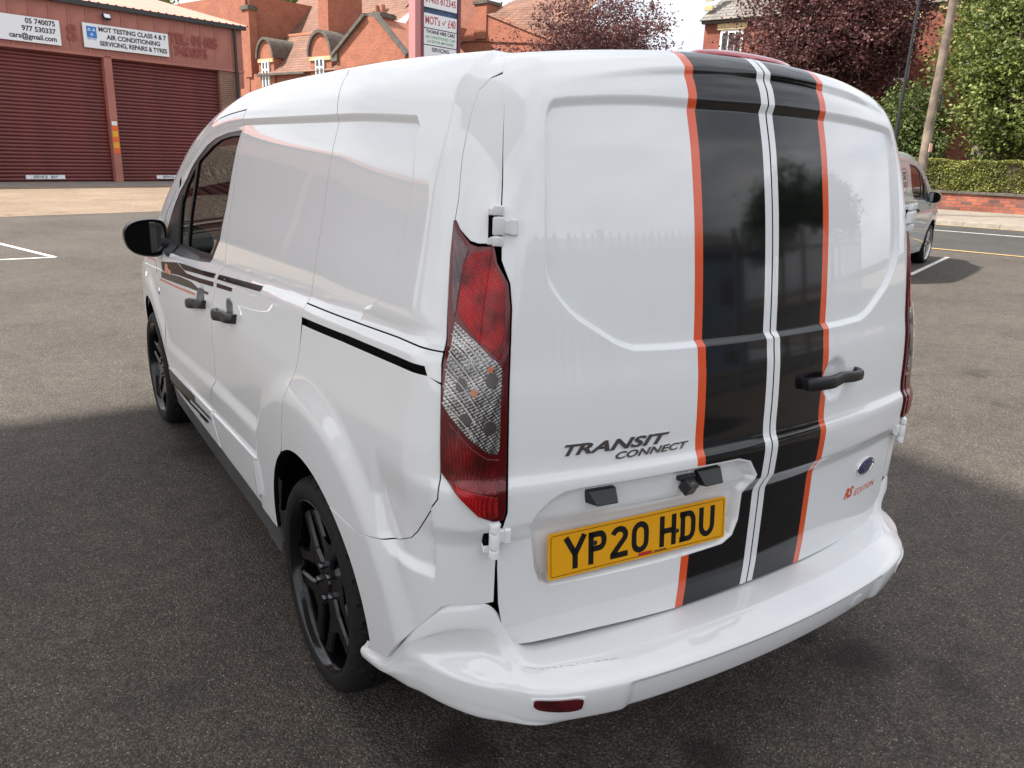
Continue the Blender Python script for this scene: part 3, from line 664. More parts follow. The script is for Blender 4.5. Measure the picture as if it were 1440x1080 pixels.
        B=surf0(s,np.full(s.shape,.5)); h=.01; Tg=surf0(s+h,np.full(s.shape,.5))-surf0(s-h,np.full(s.shape,.5)); Tg/=np.linalg.norm(Tg,axis=-1,keepdims=True)
        N=np.stack([Tg[:,1],-Tg[:,0],np.zeros(len(s))],-1); 
        return np.stack([B[:,0]+N[:,0]*o,B[:,1]+N[:,1]*o,z],-1)
    def bumpn(s,q,off=0.):
        sh=s.shape; s=s.ravel();q=q.ravel(); hs=.003;hq=.003
        P=bump(s,q); A=bump(s+hs,q)-bump(s-hs,q); B=bump(s,np.clip(q+hq,0,1))-bump(s,np.clip(q-hq,0,1)); N=np.cross(B,A); N/=np.maximum(np.linalg.norm(N,axis=-1,keepdims=True),1e-9)
        return P+N*off,N
    s_=np.concatenate([np.arange(-1.235,-.60,.009),np.arange(-.60,.60,.012),np.arange(.60,1.236,.009)]); q_=np.linspace(0,1,97)
    S,Q=np.meshgrid(s_,q_,indexing='ij'); P,N=bumpn(S,Q); ns,nq=len(s_),len(q_)
    i,j=np.meshgrid(np.arange(ns-1),np.arange(nq-1),indexing='ij'); k=(i*nq+j).ravel(); F=np.stack([k,k+1,k+nq+1,k+nq],1)
    if np.dot(np.cross(P[F[5000,1]]-P[F[5000,0]],P[F[5000,2]]-P[F[5000,0]]),N[F[5000,0]])<0: F=F[:,::-1]
    c0=P[F[5000,0]]; 
    if N[F[len(F)//2,0]][1]>0 and N[F[len(F)//2,0]][2]<=0: N=-N;F=F[:,::-1]
    bp=link('rear_bumper',mesh_np('rear_bumper',P,np.ascontiguousarray(F),wp,N),root)
    nface=nq*(ns//2)+int(.62*nq)
    if N[nface][1]>0: print('BUMPER NORMAL FLIP')
    # closing return under the bumper
    b=MB(); idx=np.arange(ns)*nq+nq-1; V=[P[k] for k in idx]+[P[k]*[.93,1,1]+np.array([0,.10,.005]) for k in idx]
    b.add(V,[(i,i+1,ns+i+1,ns+i) for i in range(ns-1)]).build('bumper_lip',M['black_plastic'],bp)
    b=MB(); idx=np.arange(ns)*nq; V=[P[k] for k in idx]+[P[k]*[.97,1,1]+np.array([0,.03,-.02]) for k in idx]
    b.add(V,[(i,i+1,ns+i+1,ns+i) for i in range(ns-1)]).build('bumper_return',M['void'],bp)
    def bpatch(nm,s0,s1,q0,q1,m,off,n=16,shape=None):
        for sg in(-1,1):
            R=[]
            u=np.linspace(0,1,n); 
            pts=[]
            for k in range(40):
                t=2*math.pi*k/40; e=.45; x=math.copysign(abs(math.cos(t))**e,math.cos(t)); y=math.copysign(abs(math.sin(t))**e,math.sin(t))
                pts.append((x,y))
            def ring(sc,of):
                s=np.array([ (s0+s1)/2+(s1-s0)/2*x*sc for x,y in pts]); q=np.array([(q0+q1)/2+(q1-q0)/2*y*sc for x,y in pts]); PP,_=bumpn(-s if sg<0 else s,q,of)
                return [tuple(p) for p in PP]
            b=MB().loft([ring(1.0,-.004),ring(1.0,off*.6),ring(.965,off),ring(.5,off),ring(.02,off)],cap=False); b.build(nm,m,bp)
    bpatch('reflector_surround',.572,.712,.595,.715,wp,.0025)
    bpatch('reflector',.580,.704,.610,.700,M['lens_reflector'],.005)
    # towing-eye cover: a thin circular seam
    R=[]
    for rr_,of in((.030,.0006),(.030,.0022),(.028,.0028),(.02,.0028),(.001,.0028)):
        u=np.linspace(0,2*math.pi,24,endpoint=False); PP,_=bumpn(.345+rr_*np.cos(u),.71+rr_*1.85*np.sin(u),of); R.append([tuple(p) for p in PP])
    MB().loft(R,cap=False).build('towing_eye_cover',wp,bp)
    # sill skirts and door mouldings
    SK=[(1.935,.348),(2.68,.345),(3.83,.345),(3.85,.30),(3.82,.235),(1.96,.235),(1.93,.29)]
    wm('side_skirt',SK,m=M['sill'],off=-.004,step=.03,seal=False)
    wm('door_moulding',[(2.085,.545),(2.45,.525),(2.745,.508),(2.752,.50),(2.70,.405),(2.685,.372),(2.20,.385),(2.10,.392),(2.083,.41)],off=.011,step=.013,flange=.014,seal=False)
    md=wm('door_moulding',[(2.775,.508),(3.2,.485),(3.77,.448),(3.785,.44),(3.785,.372),(3.4,.362),(2.70,.368),(2.715,.40)],off=.011,step=.013,flange=.014,seal=False)
    # door handles at the side
    for sg in(-1,1):
      for (a0,a1,t0,t1) in((2.345,2.065,.917,.955),(1.885,1.605,.958,.985)):
        P=lambda a,t,o:Vector(surf(np.array(-a-.0),np.array(t),o))
        rings=[]; n=11
        a0_,a1_=a0+.6998-.0,a1+.6998-.0
        for i in range(n):
            u=i/(n-1); a=a0_+(a1_-a0_)*u; t=t0+(t1-t0)*u; o=-.004+.036*min(1,math.sin(math.pi*min(max(u,.02),.98))**.5); h=.040-.006*abs(u-.5)*2; w=.024
            p=P(a,t,o); d=(P(a-.02,t,0)-P(a+.02,t,0)).normalized(); N_=Vector((-1,0,0)); up=d.cross(N_).normalized()
            R=[]
            for j in range(12):
                th=2*math.pi*j/12;c_,s__=math.cos(th),math.sin(th);e=.6
                q=p+up*(h/2*math.copysign(abs(s__)**e,s__))+N_*(w/2*math.copysign(abs(c_)**e,c_))
                if sg>0: q=Vector((-q.x,q.y,q.z))
                R.append(q)
            rings.append(R)
        hd=MB().loft(rings).build('door_handle',M['black_plastic'],root)
        # grey teardrop escutcheon above the grip
        am=(a0_+a1_)/2-.01; tm=(t0+t1)/2+.028
        me=wall_mesh('handle_cup',M['grey_plastic'],[(-am+.030*math.cos(u),tm+(.036)*math.sin(u)) for u in np.linspace(0,2*math.pi,18,endpoint=False)],off=.003,step=.02,gap=0,flange=.006,seal=False)[0]
        if sg>0: me=mirrored(me)
        link('handle_cup',me,hd)
    # indicator repeater on the wing
    wm('side_repeater',[(3.868+.012*math.cos(u),.83+.017*math.sin(u)) for u in np.linspace(0,2*math.pi,14,endpoint=False)],m=M['chrome'],off=.004,gap=0,step=.02,seal=False)
    # mirrors
    for sg in(-1,1):
        def X(x,y,z): return (x*(-sg),y,z) if sg>0 else (x,y,z)
        out=[(-1.058,1.115),(-1.052,1.150),(-1.030,1.178),(-.990,1.196),(-.93,1.203),(-.880,1.197),(-.862,1.170),(-.856,1.11),(-.862,1.060),(-.884,1.028),(-.92,1.014),(-.975,1.020),(-1.020,1.037),(-1.046,1.066)]
        out=chaikin(out,2); cx=sum(p[0] for p in out)/len(out);cz=sum(p[1] for p in out)/len(out)
        rings=[]
        for y,sc in((3.065,.93),(3.060,.985),(3.072,1.0),(3.11,1.0),(3.15,.95),(3.19,.83),(3.215,.62),(3.228,.3),(3.23,.02)):
            rings.append([X(cx+(x-cx)*sc,y+ (x+.86)*-.05,cz+(z-cz)*sc) for x,z in out])
        hs=MB().loft(rings,cap=False).build('mirror',M['black_plastic'],root,angle=50)
        MB().add([X(cx+(x-cx)*.93,3.070+(x+.86)*-.05,cz+(z-cz)*.93) for x,z in out],[tuple(range(len(out)))]).build('mirror_recess',M['void'],hs)
        mg=[(cx+(x-cx)*.84,cz+(z-cz)*.80+.004) for x,z in out]
        MB().add([X(x,3.066+(x+.86)*-.10,z) for x,z in mg],[tuple(range(len(mg)))]).build('mirror_glass',M['mirror'],hs)
        R=[]
        for u,(x,y,z,w,h) in enumerate([(-.845,3.03,1.085,.10,.05),(-.875,3.07,1.085,.075,.055),(-.90,3.11,1.085,.06,.06)]):
            R.append([X(x,y+w*.5*math.cos(a),z+h*.5*math.sin(a)) for a in np.linspace(0,2*math.pi,12,endpoint=False)])
        MB().loft(R).build('mirror_arm',M['black_plastic'],hs)
        me=wall_mesh('mirror_plinth',M['black_plastic'],neg([(3.53,1.10),(3.52,1.33),(3.68,1.24),(3.86,1.125),(3.87,1.05),(3.6,1.04)]),off=.006,step=.03,gap=0,flange=.01,seal=False)[0]
        if sg>0: me=mirrored(me)
        link('mirror_plinth',me,root)
    # cab interior
    MB().box((0,3.28,.98),(1.5,.42,.16)).box((0,3.05,.86),(1.45,.2,.22)).build('dashboard',M['trim'],root,bevel=.05,seg=3)
    for x in(-.42,.40):
        s=MB().box((x,2.25,.78),(.48,.52,.16)).build('seat',M['seat'],root,bevel=.05,seg=3)
        MB().box((x,1.99,1.10),(.46,.14,.60),Matrix.Rotation(-.22,3,'X')).box((x,1.90,1.45),(.26,.09,.18)).build('seat_back',M['seat'],s,bevel=.04,seg=3)
    MB().box((0,1.80,1.0),(1.38,.03,1.0)).build('bulkhead',M['trim'],root)
    sw=MB(); n=28
    rings=[[(.40+(.185+.014*math.cos(b))*math.cos(a),2.80+.014*math.sin(b)*.9-(.185+.014*math.cos(b))*math.sin(a)*.35,1.03+(.185+.014*math.cos(b))*math.sin(a)*.94) for b in np.linspace(0,2*math.pi,8,endpoint=False)] for a in np.linspace(0,2*math.pi,n,endpoint=False)]
    rings.append(rings[0]); sw.loft(rings,cap=False); sw.box((.40,2.83,1.03),(.30,.05,.06)); sw.bar((.40,2.84,1.03),(.40,3.15,.95),.05); sw.build('steering_wheel',M['trim'],root)
    # wheels
    def wheel(par):
        w=empty('wheel'); w.parent=par
        prof=[(.254,-.094),(.259,-.101),(.266,-.1045),(.275,-.1070),(.288,-.107),(.301,-.103),(.311,-.095),(.3185,-.085),(.3225,-.074),(.3245,-.060),(.3255,-.044),(.3195,-.0425),(.3195,-.0375),(.3257,-.036),(.326,-.014),(.320,-.0125),(.320,-.0075),(.326,-.006),(.326,.022),(.320,.0235),(.320,.0285),(.3255,.03),(.3245,.060),(.3225,.074),(.311,.095),(.285,.105),(.265,.10),(.254,.09)]
        n=240; V=[]
        for k in range(n):
            t=2*math.pi*k/n
            for r,x in prof:
                rr=r
                ph=(k+int(x*160))%8
                if r>.309 and ph==0 and abs(x)>.046: rr-=.009*min(1,(r-.305)/.012)
                elif r>.3195 and (k+int(x*300))%12==0 and -.044<x<.03: rr-=.003
                V.append((x,rr*math.cos(t),rr*math.sin(t)))
        m=len(prof); F=[(k*m+i,((k+1)%n)*m+i,((k+1)%n)*m+i+1,k*m+i+1) for k in range(n) for i in range(m-1)]
        t=MB().add(V,F).build('tyre',M['rubber'],w,angle=28)
        MB().lathe([(.246,-.070),(.251,-.088),(.2565,-.0935),(.258,-.100),(.2545,-.1015),(.248,-.094),(.242,-.078),(.2385,-.05),(.236,.02),(.234,.085)],ax='x',n=72).build('rim',M['gloss_black'],w,angle=50)
        sp=MB()
        def fx(r): return -.066-.014*(r/.24)**2   # dished face
        for k in range(5):
            a0=math.radians(90+72*k+6)
            def pt(r,da,dx=0): a=a0+da; return (fx(r)+dx,r*math.cos(a),r*math.sin(a))
            # Y-shaped spoke with faceted faces: ridge lines stand proud of the shoulders
            def spoke(rs,das,ws):
                R=[]
                for r,da,w_ in zip(rs,das,ws):
                    a=a0+da; c=(r*math.cos(a),r*math.sin(a)); tx,ty=-math.sin(a),math.cos(a); hw=w_/2
                    R.append([(fx(r)+.006,c[0]-tx*hw,c[1]-ty*hw),(fx(r)-.001,c[0]-tx*hw*.72,c[1]-ty*hw*.72),(fx(r)-.0025,c[0]+tx*hw*.72,c[1]+ty*hw*.72),(fx(r)+.006,c[0]+tx*hw,c[1]+ty*hw),(fx(r)+.045,c[0]+tx*hw*.8,c[1]+ty*hw*.8),(fx(r)+.045,c[0]-tx*hw*.8,c[1]-ty*hw*.8)])
                sp.loft(R)
            spoke([.040,.075,.110,.148],[0,0,0,0],[.066,.074,.084,.104])
            for sg in(-1,1): spoke([.110,.150,.190,.222],[sg*.16,sg*.30,sg*.40,sg*.45],[.056,.046,.043,.050])
        sp.lathe([(.001,-.066),(.030,-.066),(.034,-.068),(.052,-.066),(.072,-.060),(.082,-.048),(.082,-.01)],ax='x',n=40)
        sp.build('spokes',M['gloss_black'],w,angle=25)
        cp=MB().lathe([(.0005,-.074),(.018,-.0745),(.026,-.0735),(.029,-.069),(.029,-.062)],ax='x',n=32).build('hub_cap',M['gloss_black'],w)
        for k in range(5):
            a=math.radians(90+36+72*k+6); b=MB().lathe([(.0005,-.084),(.006,-.0835),(.0095,-.079),(.0095,-.060)],c=(0,.052*math.cos(a),.052*math.sin(a)),ax='x',n=6); b.build('wheel_nut',M['nut'],w)
        MB().lathe([(.05,.0),(.135,.0),(.137,.004),(.137,.018),(.05,.018)],ax='x',n=48).build('brake_disc',M['steel'],w)
        return w
    w0=wheel(root)
    ws=[w0]+[copy_tree(w0,root) for _ in range(3)]
    for w,(x,y,rz,rx) in zip(ws,((-.797,.866,0,0),(-.797,3.543,0,.5),(.797,.866,math.pi,.3),(.797,3.543,math.pi,.9))):
        w.location=(x,y,.3235); w.rotation_euler=(rx,0,rz)
    return root,dl,dr,md,fd,bumpn,body
root,door_l,door_r,mould,fdoor,bumpn,bodypoly=build_van(M['white'],'white_van','white panel van with black and orange racing stripes, seen from its rear corner')
# ---- number plate, standing a little off the left door
PC=Vector((-.357,.0830,.7065)); PX=Vector((math.cos(-.0905),math.sin(-.0905),0)).normalized(); PZ=Vector((0,math.sin(.098)*1,math.cos(.098)));PZ=(PZ-PX*PZ.dot(PX)).normalized(); PN=PX.cross(PZ)
if PN.y>0: PN=-PN
def PP(u,v,w=0): return PC+PX*u+PZ*v+PN*w
def rrect(w,h,r,n=5,cx=0,cy=0):
    P=[]
    for (sx,sy,a0) in((1,1,0),(-1,1,90),(-1,-1,180),(1,-1,270)):
        for i in range(n+1):
            a=math.radians(a0+90*i/n); P.append((cx+sx*(w/2-r)+r*math.cos(a),cy+sy*(h/2-r)+r*math.sin(a)))
    return P
pl=MB(); o_=rrect(.520,.111,.008); pl.prism(o_,lambda u,v:PP(u,v,.0),lambda u,v:PP(u,v,-.004)); plate=pl.build('number_plate',M['plate_yellow'],root,smooth=False)
def ribbon(mb,pts,w,f,closed=False,lift=0.0006):
    """flat stroke of width w with mitred corners"""
    P=[np.array(p,float) for p in pts]; n=len(P); L=[];R=[]
    for i in range(n):
        if closed: a,b=P[i-1],P[(i+1)%n]
        else: a=P[i-1] if i>0 else None; b=P[i+1] if i<n-1 else None
        d1=(P[i]-a)/np.linalg.norm(P[i]-a) if a is not None else None; d2=(b-P[i])/np.linalg.norm(b-P[i]) if b is not None else None
        if d1 is None:d1=d2
        if d2 is None:d2=d1
        n1=np.array([-d1[1],d1[0]]);n2=np.array([-d2[1],d2[0]]); m=n1+n2; m/=max(np.linalg.norm(m),1e-6); k=w/2/max(m@n1,.4)
        L.append(P[i]+m*k);R.append(P[i]-m*k)
    V=[f(*p,lift) for p in L]+[f(*p,lift) for p in R]; m=n if closed else n-1
    mb.add(V,[(i,(i+1)%n,n+(i+1)%n,n+i) for i in range(m)])
def arc(cx,cy,r,a0,a1,n=6,ry=None): return [(cx+r*math.cos(math.radians(a0+(a1-a0)*i/n)),cy+(ry or r)*math.sin(math.radians(a0+(a1-a0)*i/n))) for i in range(n+1)]
GL={'Y':[[(0,1),(.5,.44)],[(1,1),(.5,.44)],[(.5,.50),(.5,0)]],'P':[[(.14,0),(.14,1)],[(.0,.91)]+arc(.62,.69,.24,90,-90,8,.22)+[(.14,.47)]],
 '2':[arc(.5,.70,.36,165,-30,8,.21)+[(.14,.14),(.14,.09)],[(.0,.09),(1,.09)]],'0':'O','H':[[(.14,0),(.14,1)],[(.86,0),(.86,1)],[(.14,.5),(.86,.5)]],
 'D':[[(.20,0),(.20,1)],[(0,.91)]+arc(.56,.62,.30,90,0,5,.29)+arc(.56,.38,.30,0,-90,5,.29)+[(0,.09)]],'U':[[(.14,1)]+arc(.5,.40,.36,180,360,10,.31)+[(.86,1)]]}
ch=MB(); x=-.231
def glyph(c,x0,y0,w,h,st,mb,f):
    g=GL[c]
    if g=='O':
        pts=arc(.5,.66,.36,0,180,8,.25)+arc(.5,.34,.36,180,360,8,.25); ribbon(mb,[(x0+u*w,y0+v*h) for u,v in pts],st,f,True); return
    for s in g: ribbon(mb,[(x0+u*w,y0+v*h) for u,v in s],st,f)
x=-.214
for c in 'YP20 HDU':
    if c==' ': x+=.033-.011; continue
    glyph(c,x,-.0395,.050,.079,.0142,ch,PP); x+=.061
ch.build('plate_lettering',M['plate_black'],plate,smooth=False)
b=MB(); ribbon(b,rrect(.506,.098,.006,3),.0013,lambda u,v,w:PP(u,v,.0005),True); b.build('plate_border',M['plate_black'],plate,smooth=False)
b=MB(); b.add([PP(u,v,.0010) for u,v in((-.010,-.0495),(.030,-.0495),(.030,-.0405),(-.010,-.0405))],[(0,1,2,3)]); b.build('dealer_mark',M['red_small'],plate,smooth=False)
b=MB(); 
for i in range(9): b.add([PP(.036+i*.0042+u,v,.0010) for u,v in((0,-.047),(.003,-.047),(.003,-.0435),(0,-.0435))],[(0,1,2,3)])
b.build('dealer_print',M['plate_black'],plate,smooth=False)
for u,v in((-.135,.012),(.105,-.006)):
    MB().lathe([(.0001,.0035),(.004,.003),(.0058,.0008),(.0058,0)],n=14).build('plate_screw',M['plate_black'],plate).matrix_local=Matrix.Translation(PP(u,v,.0005))@Matrix((PX,PZ,PN)).transposed().to_4x4()
# ---- door-surface writing
def on_door(V,s0,t0,off,ang=0.):
    ca,sa=math.cos(ang),math.sin(ang); s=s0+V[:,0]*ca-V[:,1]*sa; t=t0+V[:,0]*sa+V[:,1]*ca
    P,N=surfn(s,t); return P+N*(V[:,2]+off)[:,None]
def door_text(nm,txt,s0,t0,size,m,par,bold=.0,shear=0,extrude=.0,sx=1,off=.0012,ang=0,sp=1):
    V,F=text_geo(txt,size,bold,shear,extrude,'CENTER',sx,sp); w=V[:,0].max()-V[:,0].min()
    return link(nm,mesh_np(nm,on_door(V,s0,t0,off,ang),F,m,smooth=False),par),w
# TRANSIT badge: raised, wide, slanted chrome letters
def fit_text(nm,txt,s0,s1,t0,t1,m,par,**k):
    V,F=text_geo(txt,1,k.get('bold',.02),k.get('shear',.35),0,'CENTER',1,k.get('sp',1.0)); e=k.get('ext',.0025)
    mn,mx=V.min(0),V.max(0); V=(V-(mn+mx)/2)*[ (s1-s0)/(mx[0]-mn[0]),(t1-t0)/(mx[1]-mn[1]),1]
    n=len(V); ed={}
    for f_ in F:
        for a,b in zip(f_,f_[1:]+f_[:1]): ed[(a,b)]=1
    be=[x for x in ed if (x[1],x[0]) not in ed]
    V2=np.concatenate([V+[0,0,e],V]); F2=[tuple(f_) for f_ in F]+[(b,a,a+n,b+n) for a,b in be]
    return link(nm,mesh_np(nm,on_door(V2,(s0+s1)/2,(t0+t1)/2,.0004,k.get('ang',0)),F2,m,smooth=False),par)
fit_text('model_badge','TRANSIT',-.597,-.316,.9465,.9725,M['dark_chrome'],door_l,bold=.035,sp=1.02,ang=-.008)
fit_text('model_badge','CONNECT',-.462,-.258,.9245,.9415,M['dark_chrome'],door_l,bold=.03,sp=1.05,ang=0)
fit_text('edition_lettering','RS',.451,.507,.618,.652,M['orange_vinyl'],door_r,bold=.045,ext=.0004,shear=.4,ang=.0)
fit_text('edition_lettering','EDITION',.517,.672,.614,.634,M['orange_vinyl'],door_r,bold=.0,ext=.0004,shear=.2,ang=-.0,sp=1.1)
# oval maker's badge
def oval(nm,s0,t0,rs,rt,prof,m,par,ang=0):
    R=[]
    for sc,of in prof:
        u=np.linspace(0,2*math.pi,40,endpoint=False); V=np.stack([rs*sc*np.cos(u),rt*sc*np.sin(u),np.full(40,of)],1); R.append([tuple(p) for p in on_door(V,s0,t0,0,ang)])
    return MB().loft(R,cap=False).build(nm,m,par)
bo=oval('oval_badge',.566,.701,.062,.0265,[(1.,0),(1.,.004),(.97,.0055),(.90,.0048),(.88,.003)],M['chrome'],door_r)
oval('badge_field',.566,.701,.062,.0265,[(.885,.003),(.6,.0045),(.01,.005)],M['badge_blue'],bo)
oval('badge_ring',.566,.701,.062,.0265,[(.80,.0040),(.80,.0047),(.77,.0049),(.77,.0043)],M['chrome'],bo)
V,F=text_geo('Ford',1,.0,.35,0,'CENTER',1); mn,mx=V.min(0),V.max(0); V=(V-(mn+mx)/2)*[.070/(mx[0]-mn[0]),.026/(mx[1]-mn[1]),1]; link('badge_script',mesh_np('badge_script',on_door(V,.566,.701,.0056),F,M['chrome'],smooth=False),bo)
# plate lamps and reversing camera under the swage
def wedge(nm,s0,s1,t0,t1,par,o0=.012,o1=.034):
    b=MB(); P=lambda s,t,o:tuple(surf(np.array(s),np.array(t),0)+np.array([0,-o,0]))
    sm=(s0+s1)/2; V=[P(s0,t0,-.02),P(s1,t0,-.02),P(s1,t0,o0),P(s0,t0,o0),P(s0,t1,-.02),P(s1,t1,-.02),P(s1-.006,t1+.004,o1),P(s0+.012,t1+.004,o1)]
    b.add(V,[(0,1,2,3),(4,7,6,5),(0,4,5,1),(1,5,6,2),(2,6,7,3),(3,7,4,0)]); return b.build(nm,M['black_plastic'],par,bevel=.003)
wedge('plate_lamp',-.528,-.455,.858,.822,door_l); wedge('plate_lamp',-.222,-.146,.858,.818,door_l)
cm=MB().box((0,0,0),(.030,.030,.034),Matrix.Rotation(.5,3,'X')).box((-.0,.012,.020),(.05,.02,.012)); c_=cm.build('reversing_camera',M['black_plastic'],door_l,bevel=.003); pc=surf(np.array(-.250),np.array(.826),.0); c_.location=(pc[0],pc[1]-.018,pc[2])
l_=MB().lathe([(.0001,.002),(.006,.0015),(.008,0)],ax='z',n=16).build('camera_lens',M['bulb_dark'],c_); l_.matrix_local=Matrix.Rotation(math.radians(62),4,'X')@Matrix.Translation((0,0,.0165))
# scratches and scuff on the bumper step
sc=MB(); rr_=random.Random(3)
xs_=np.linspace(-.70,-.47,40)
for a,b in zip(xs_,xs_[1:]):
    if rr_.random()<.72: 
        q0=.26+.035*(a+.70)/.23+rr_.uniform(-.004,.004); P_,_=bumpn(np.array([a,b,b,a]),np.array([q0,q0+.001,q0+.001+.004*rr_.random(),q0+.003]),.0006); sc.add([tuple(p) for p in P_],[(0,1,2,3)])
sc.build('scuff',mat('scuff',(.10,.095,.09),rough=.8),root,smooth=False,kind='stuff')
# ---- vinyl decals on the left side (door, wing, sliding door)
def decal(nm,poly,m,par,off=.0009,step=.012):
    me=wall_mesh(nm,m,neg([(a,t) for a,t in poly]),off=off,step=step,gap=0,flange=0)[0]; return link(nm,me,par)
DK=[(3.80,.992),(3.75,1.004),(3.37,1.042),(3.20,1.052),(2.90,1.070),(2.670,1.089),(2.670,1.077),(2.80,1.064),(2.96,1.050),(3.13,1.035),(3.16,1.020),(2.90,1.036),(2.675,1.052),(2.675,1.036),(2.9,1.021),(3.255,.993),(3.262,.985),(3.0,.998),(2.90,1.004),(2.92,.988),(3.3,.962),(3.76,.928),(3.74,.96)]
decal('black_flash',[(3.36,1.043),(3.20,1.054),(2.90,1.072),(2.670,1.090),(2.670,1.072),(2.79,1.062),(2.96,1.049),(3.14,1.034),(3.22,1.028)],M['side_vinyl'],fdoor)
decal('red_reflection_flash',[(3.79,.990),(3.38,1.040),(3.225,1.026),(3.16,1.022),(2.95,1.035),(2.672,1.058),(2.672,1.040),(2.90,1.020),(2.97,1.016),(3.24,.996),(3.30,.992),(3.72,.952)],M['vinyl_door_reflection'],fdoor)
decal('grey_reflection_flash',[(3.765,.944),(3.30,.988),(3.05,1.002),(2.93,.996),(2.735,1.008),(2.745,.997),(3.0,.977),(3.3,.953),(3.76,.915)],M['vinyl_ground_reflection'],fdoor)
sdoor=[o for o in root.children if o.name.startswith('sliding_door')][0]
decal('black_flash',[(2.622,1.094),(2.08,1.134),(2.075,1.118),(2.622,1.076)],M['side_vinyl'],sdoor)
decal('red_reflection_flash',[(2.622,1.062),(2.395,1.079),(2.405,1.064),(2.622,1.046)],M['vinyl_door_reflection'],sdoor)
def strip(pts,w): 
    P=[np.array(p) for p in pts]; L=[];R=[]
    for i in range(len(P)):
        a=P[max(i-1,0)];b=P[min(i+1,len(P)-1)]; d=(b-a)/np.linalg.norm(b-a); n=np.array([-d[1],d[0]]); L.append(tuple(P[i]+n*w/2));R.append(tuple(P[i]-n*w/2))
    return L+R[::-1]
decal('orange_line',strip([(3.80,.900),(3.60,.915),(3.3,.936),(2.97,.963)],.010),M['orange_vinyl'],fdoor)
wing=[o for o in root.children if o.name.startswith('front_wing')][0]
decal('orange_line',strip([(4.30,.945),(4.08,.968),(3.95,.972),(3.925,.955),(3.915,.915)],.010),M['orange_vinyl'],wing)
decal('orange_mark',[(3.66,1.0),(3.655,.955),(3.48,.968),(3.50,.985),(3.58,.985),(3.60,1.0)],M['orange_vinyl'],fdoor,off=.0016)
md=M['vinyl_ground_reflection']
for poly,m_ in (([(3.775,.440),(3.10,.484),(3.10,.455),(2.80,.474),(2.80,.458),(3.0,.445),(3.2,.428),(3.77,.388)],'vinyl_ground_reflection'),([(3.77,.384),(3.25,.424),(3.25,.409),(2.86,.440),(2.86,.426),(3.2,.398),(3.77,.366)],'side_vinyl'),([(3.05,.414),(2.90,.424),(2.90,.413),(3.05,.402)],'vinyl_door_reflection')):
    decal('moulding_flash',poly,M[m_],mould,off=.0118)
# ------------------------------------------------------------------ site frame: a along the garage front, b towards it, z up
UA=Vector((.95,.31,0)).normalized(); VB=Vector((-UA.y,UA.x,0))
def S(a,b,z=0.): return UA*a+VB*b+Vector((0,0,z))
RZ=math.atan2(UA.y,UA.x)
def sbox(mb,a0,a1,b0,b1,z0,z1):
    return mb.add([S(a,b,z) for a in(a0,a1) for b in(b0,b1) for z in(z0,z1)],[(0,1,3,2),(4,6,7,5),(0,4,5,1),(2,3,7,6),(0,2,6,4),(1,5,7,3)])
def uvframe(n,l,tc,scale):
    """site-aligned object coordinates so brick courses run level on walls facing either way"""
    mp=n.new('ShaderNodeMapping'); mp.inputs['Rotation'].default_value=(0,0,-RZ); l.new(tc.outputs['Object'],mp.inputs[0])
    sp=n.new('ShaderNodeSeparateXYZ'); l.new(mp.outputs[0],sp.inputs[0]); ad=n.new('ShaderNodeMath'); l.new(sp.outputs[0],ad.inputs[0]); l.new(sp.outputs[1],ad.inputs[1])
    cb=n.new('ShaderNodeCombineXYZ'); l.new(ad.outputs[0],cb.inputs[0]); l.new(sp.outputs[2],cb.inputs[1]); return cb.outputs[0]
def brickmat(name,c1,c2,mortar,bw=.225,bh=.075,ms=.010,dirt=.3,rough=.9):
    m=mat(name,c1,rough=rough); nt=m.node_tree;n=nt.nodes;l=nt.links;p=n['Principled BSDF']; tc=n.new('ShaderNodeTexCoord'); v=uvframe(n,l,tc,1)
    b=n.new('ShaderNodeTexBrick'); b.inputs['Color1'].default_value=(*c1,1);b.inputs['Color2'].default_value=(*c2,1);b.inputs['Mortar'].default_value=(*mortar,1)
    b.inputs['Scale'].default_value=1;b.inputs['Mortar Size'].default_value=ms;b.inputs['Brick Width'].default_value=bw;b.inputs['Row Height'].default_value=bh; b.inputs['Bias'].default_value=-.1
    l.new(v,b.inputs['Vector']); t=n.new('ShaderNodeTexNoise'); t.inputs['Scale'].default_value=1.3; t.inputs['Detail'].default_value=8; l.new(tc.outputs['Object'],t.inputs['Vector'])
    mr=n.new('ShaderNodeMapRange'); mr.inputs['From Min'].default_value=.3;mr.inputs['From Max'].default_value=.7;mr.inputs['To Min'].default_value=1-dirt;mr.inputs['To Max'].default_value=1+dirt*.6
    s=n.new('ShaderNodeVectorMath'); s.operation='SCALE'; l.new(t.outputs['Fac'],mr.inputs['Value']); l.new(b.outputs['Color'],s.inputs[0]); l.new(mr.outputs[0],s.inputs['Scale']); l.new(s.outputs[0],p.inputs['Base Color'])
    bp=n.new('ShaderNodeBump'); bp.inputs['Distance'].default_value=.01; bp.inputs['Strength'].default_value=.6; bp.invert=True; l.new(b.outputs['Fac'],bp.inputs['Height']); l.new(bp.outputs[0],p.inputs['Normal'])
    return m
M['brick']=brickmat('red_brick',(.44,.115,.055),(.30,.070,.035),(.26,.16,.11),dirt=.16,ms=.014)
M['brick_dark']=brickmat('dark_red_brick',(.30,.065,.038),(.22,.05,.03),(.20,.13,.10))
M['brick_garage']=brickmat('garage_brick',(.24,.10,.065),(.18,.07,.045),(.30,.24,.19),ms=.012)
M['brick_wall']=brickmat('low_wall_brick',(.40,.11,.06),(.10,.055,.05),(.13,.10,.09),bw=.34,bh=.11,ms=.012,dirt=.45)
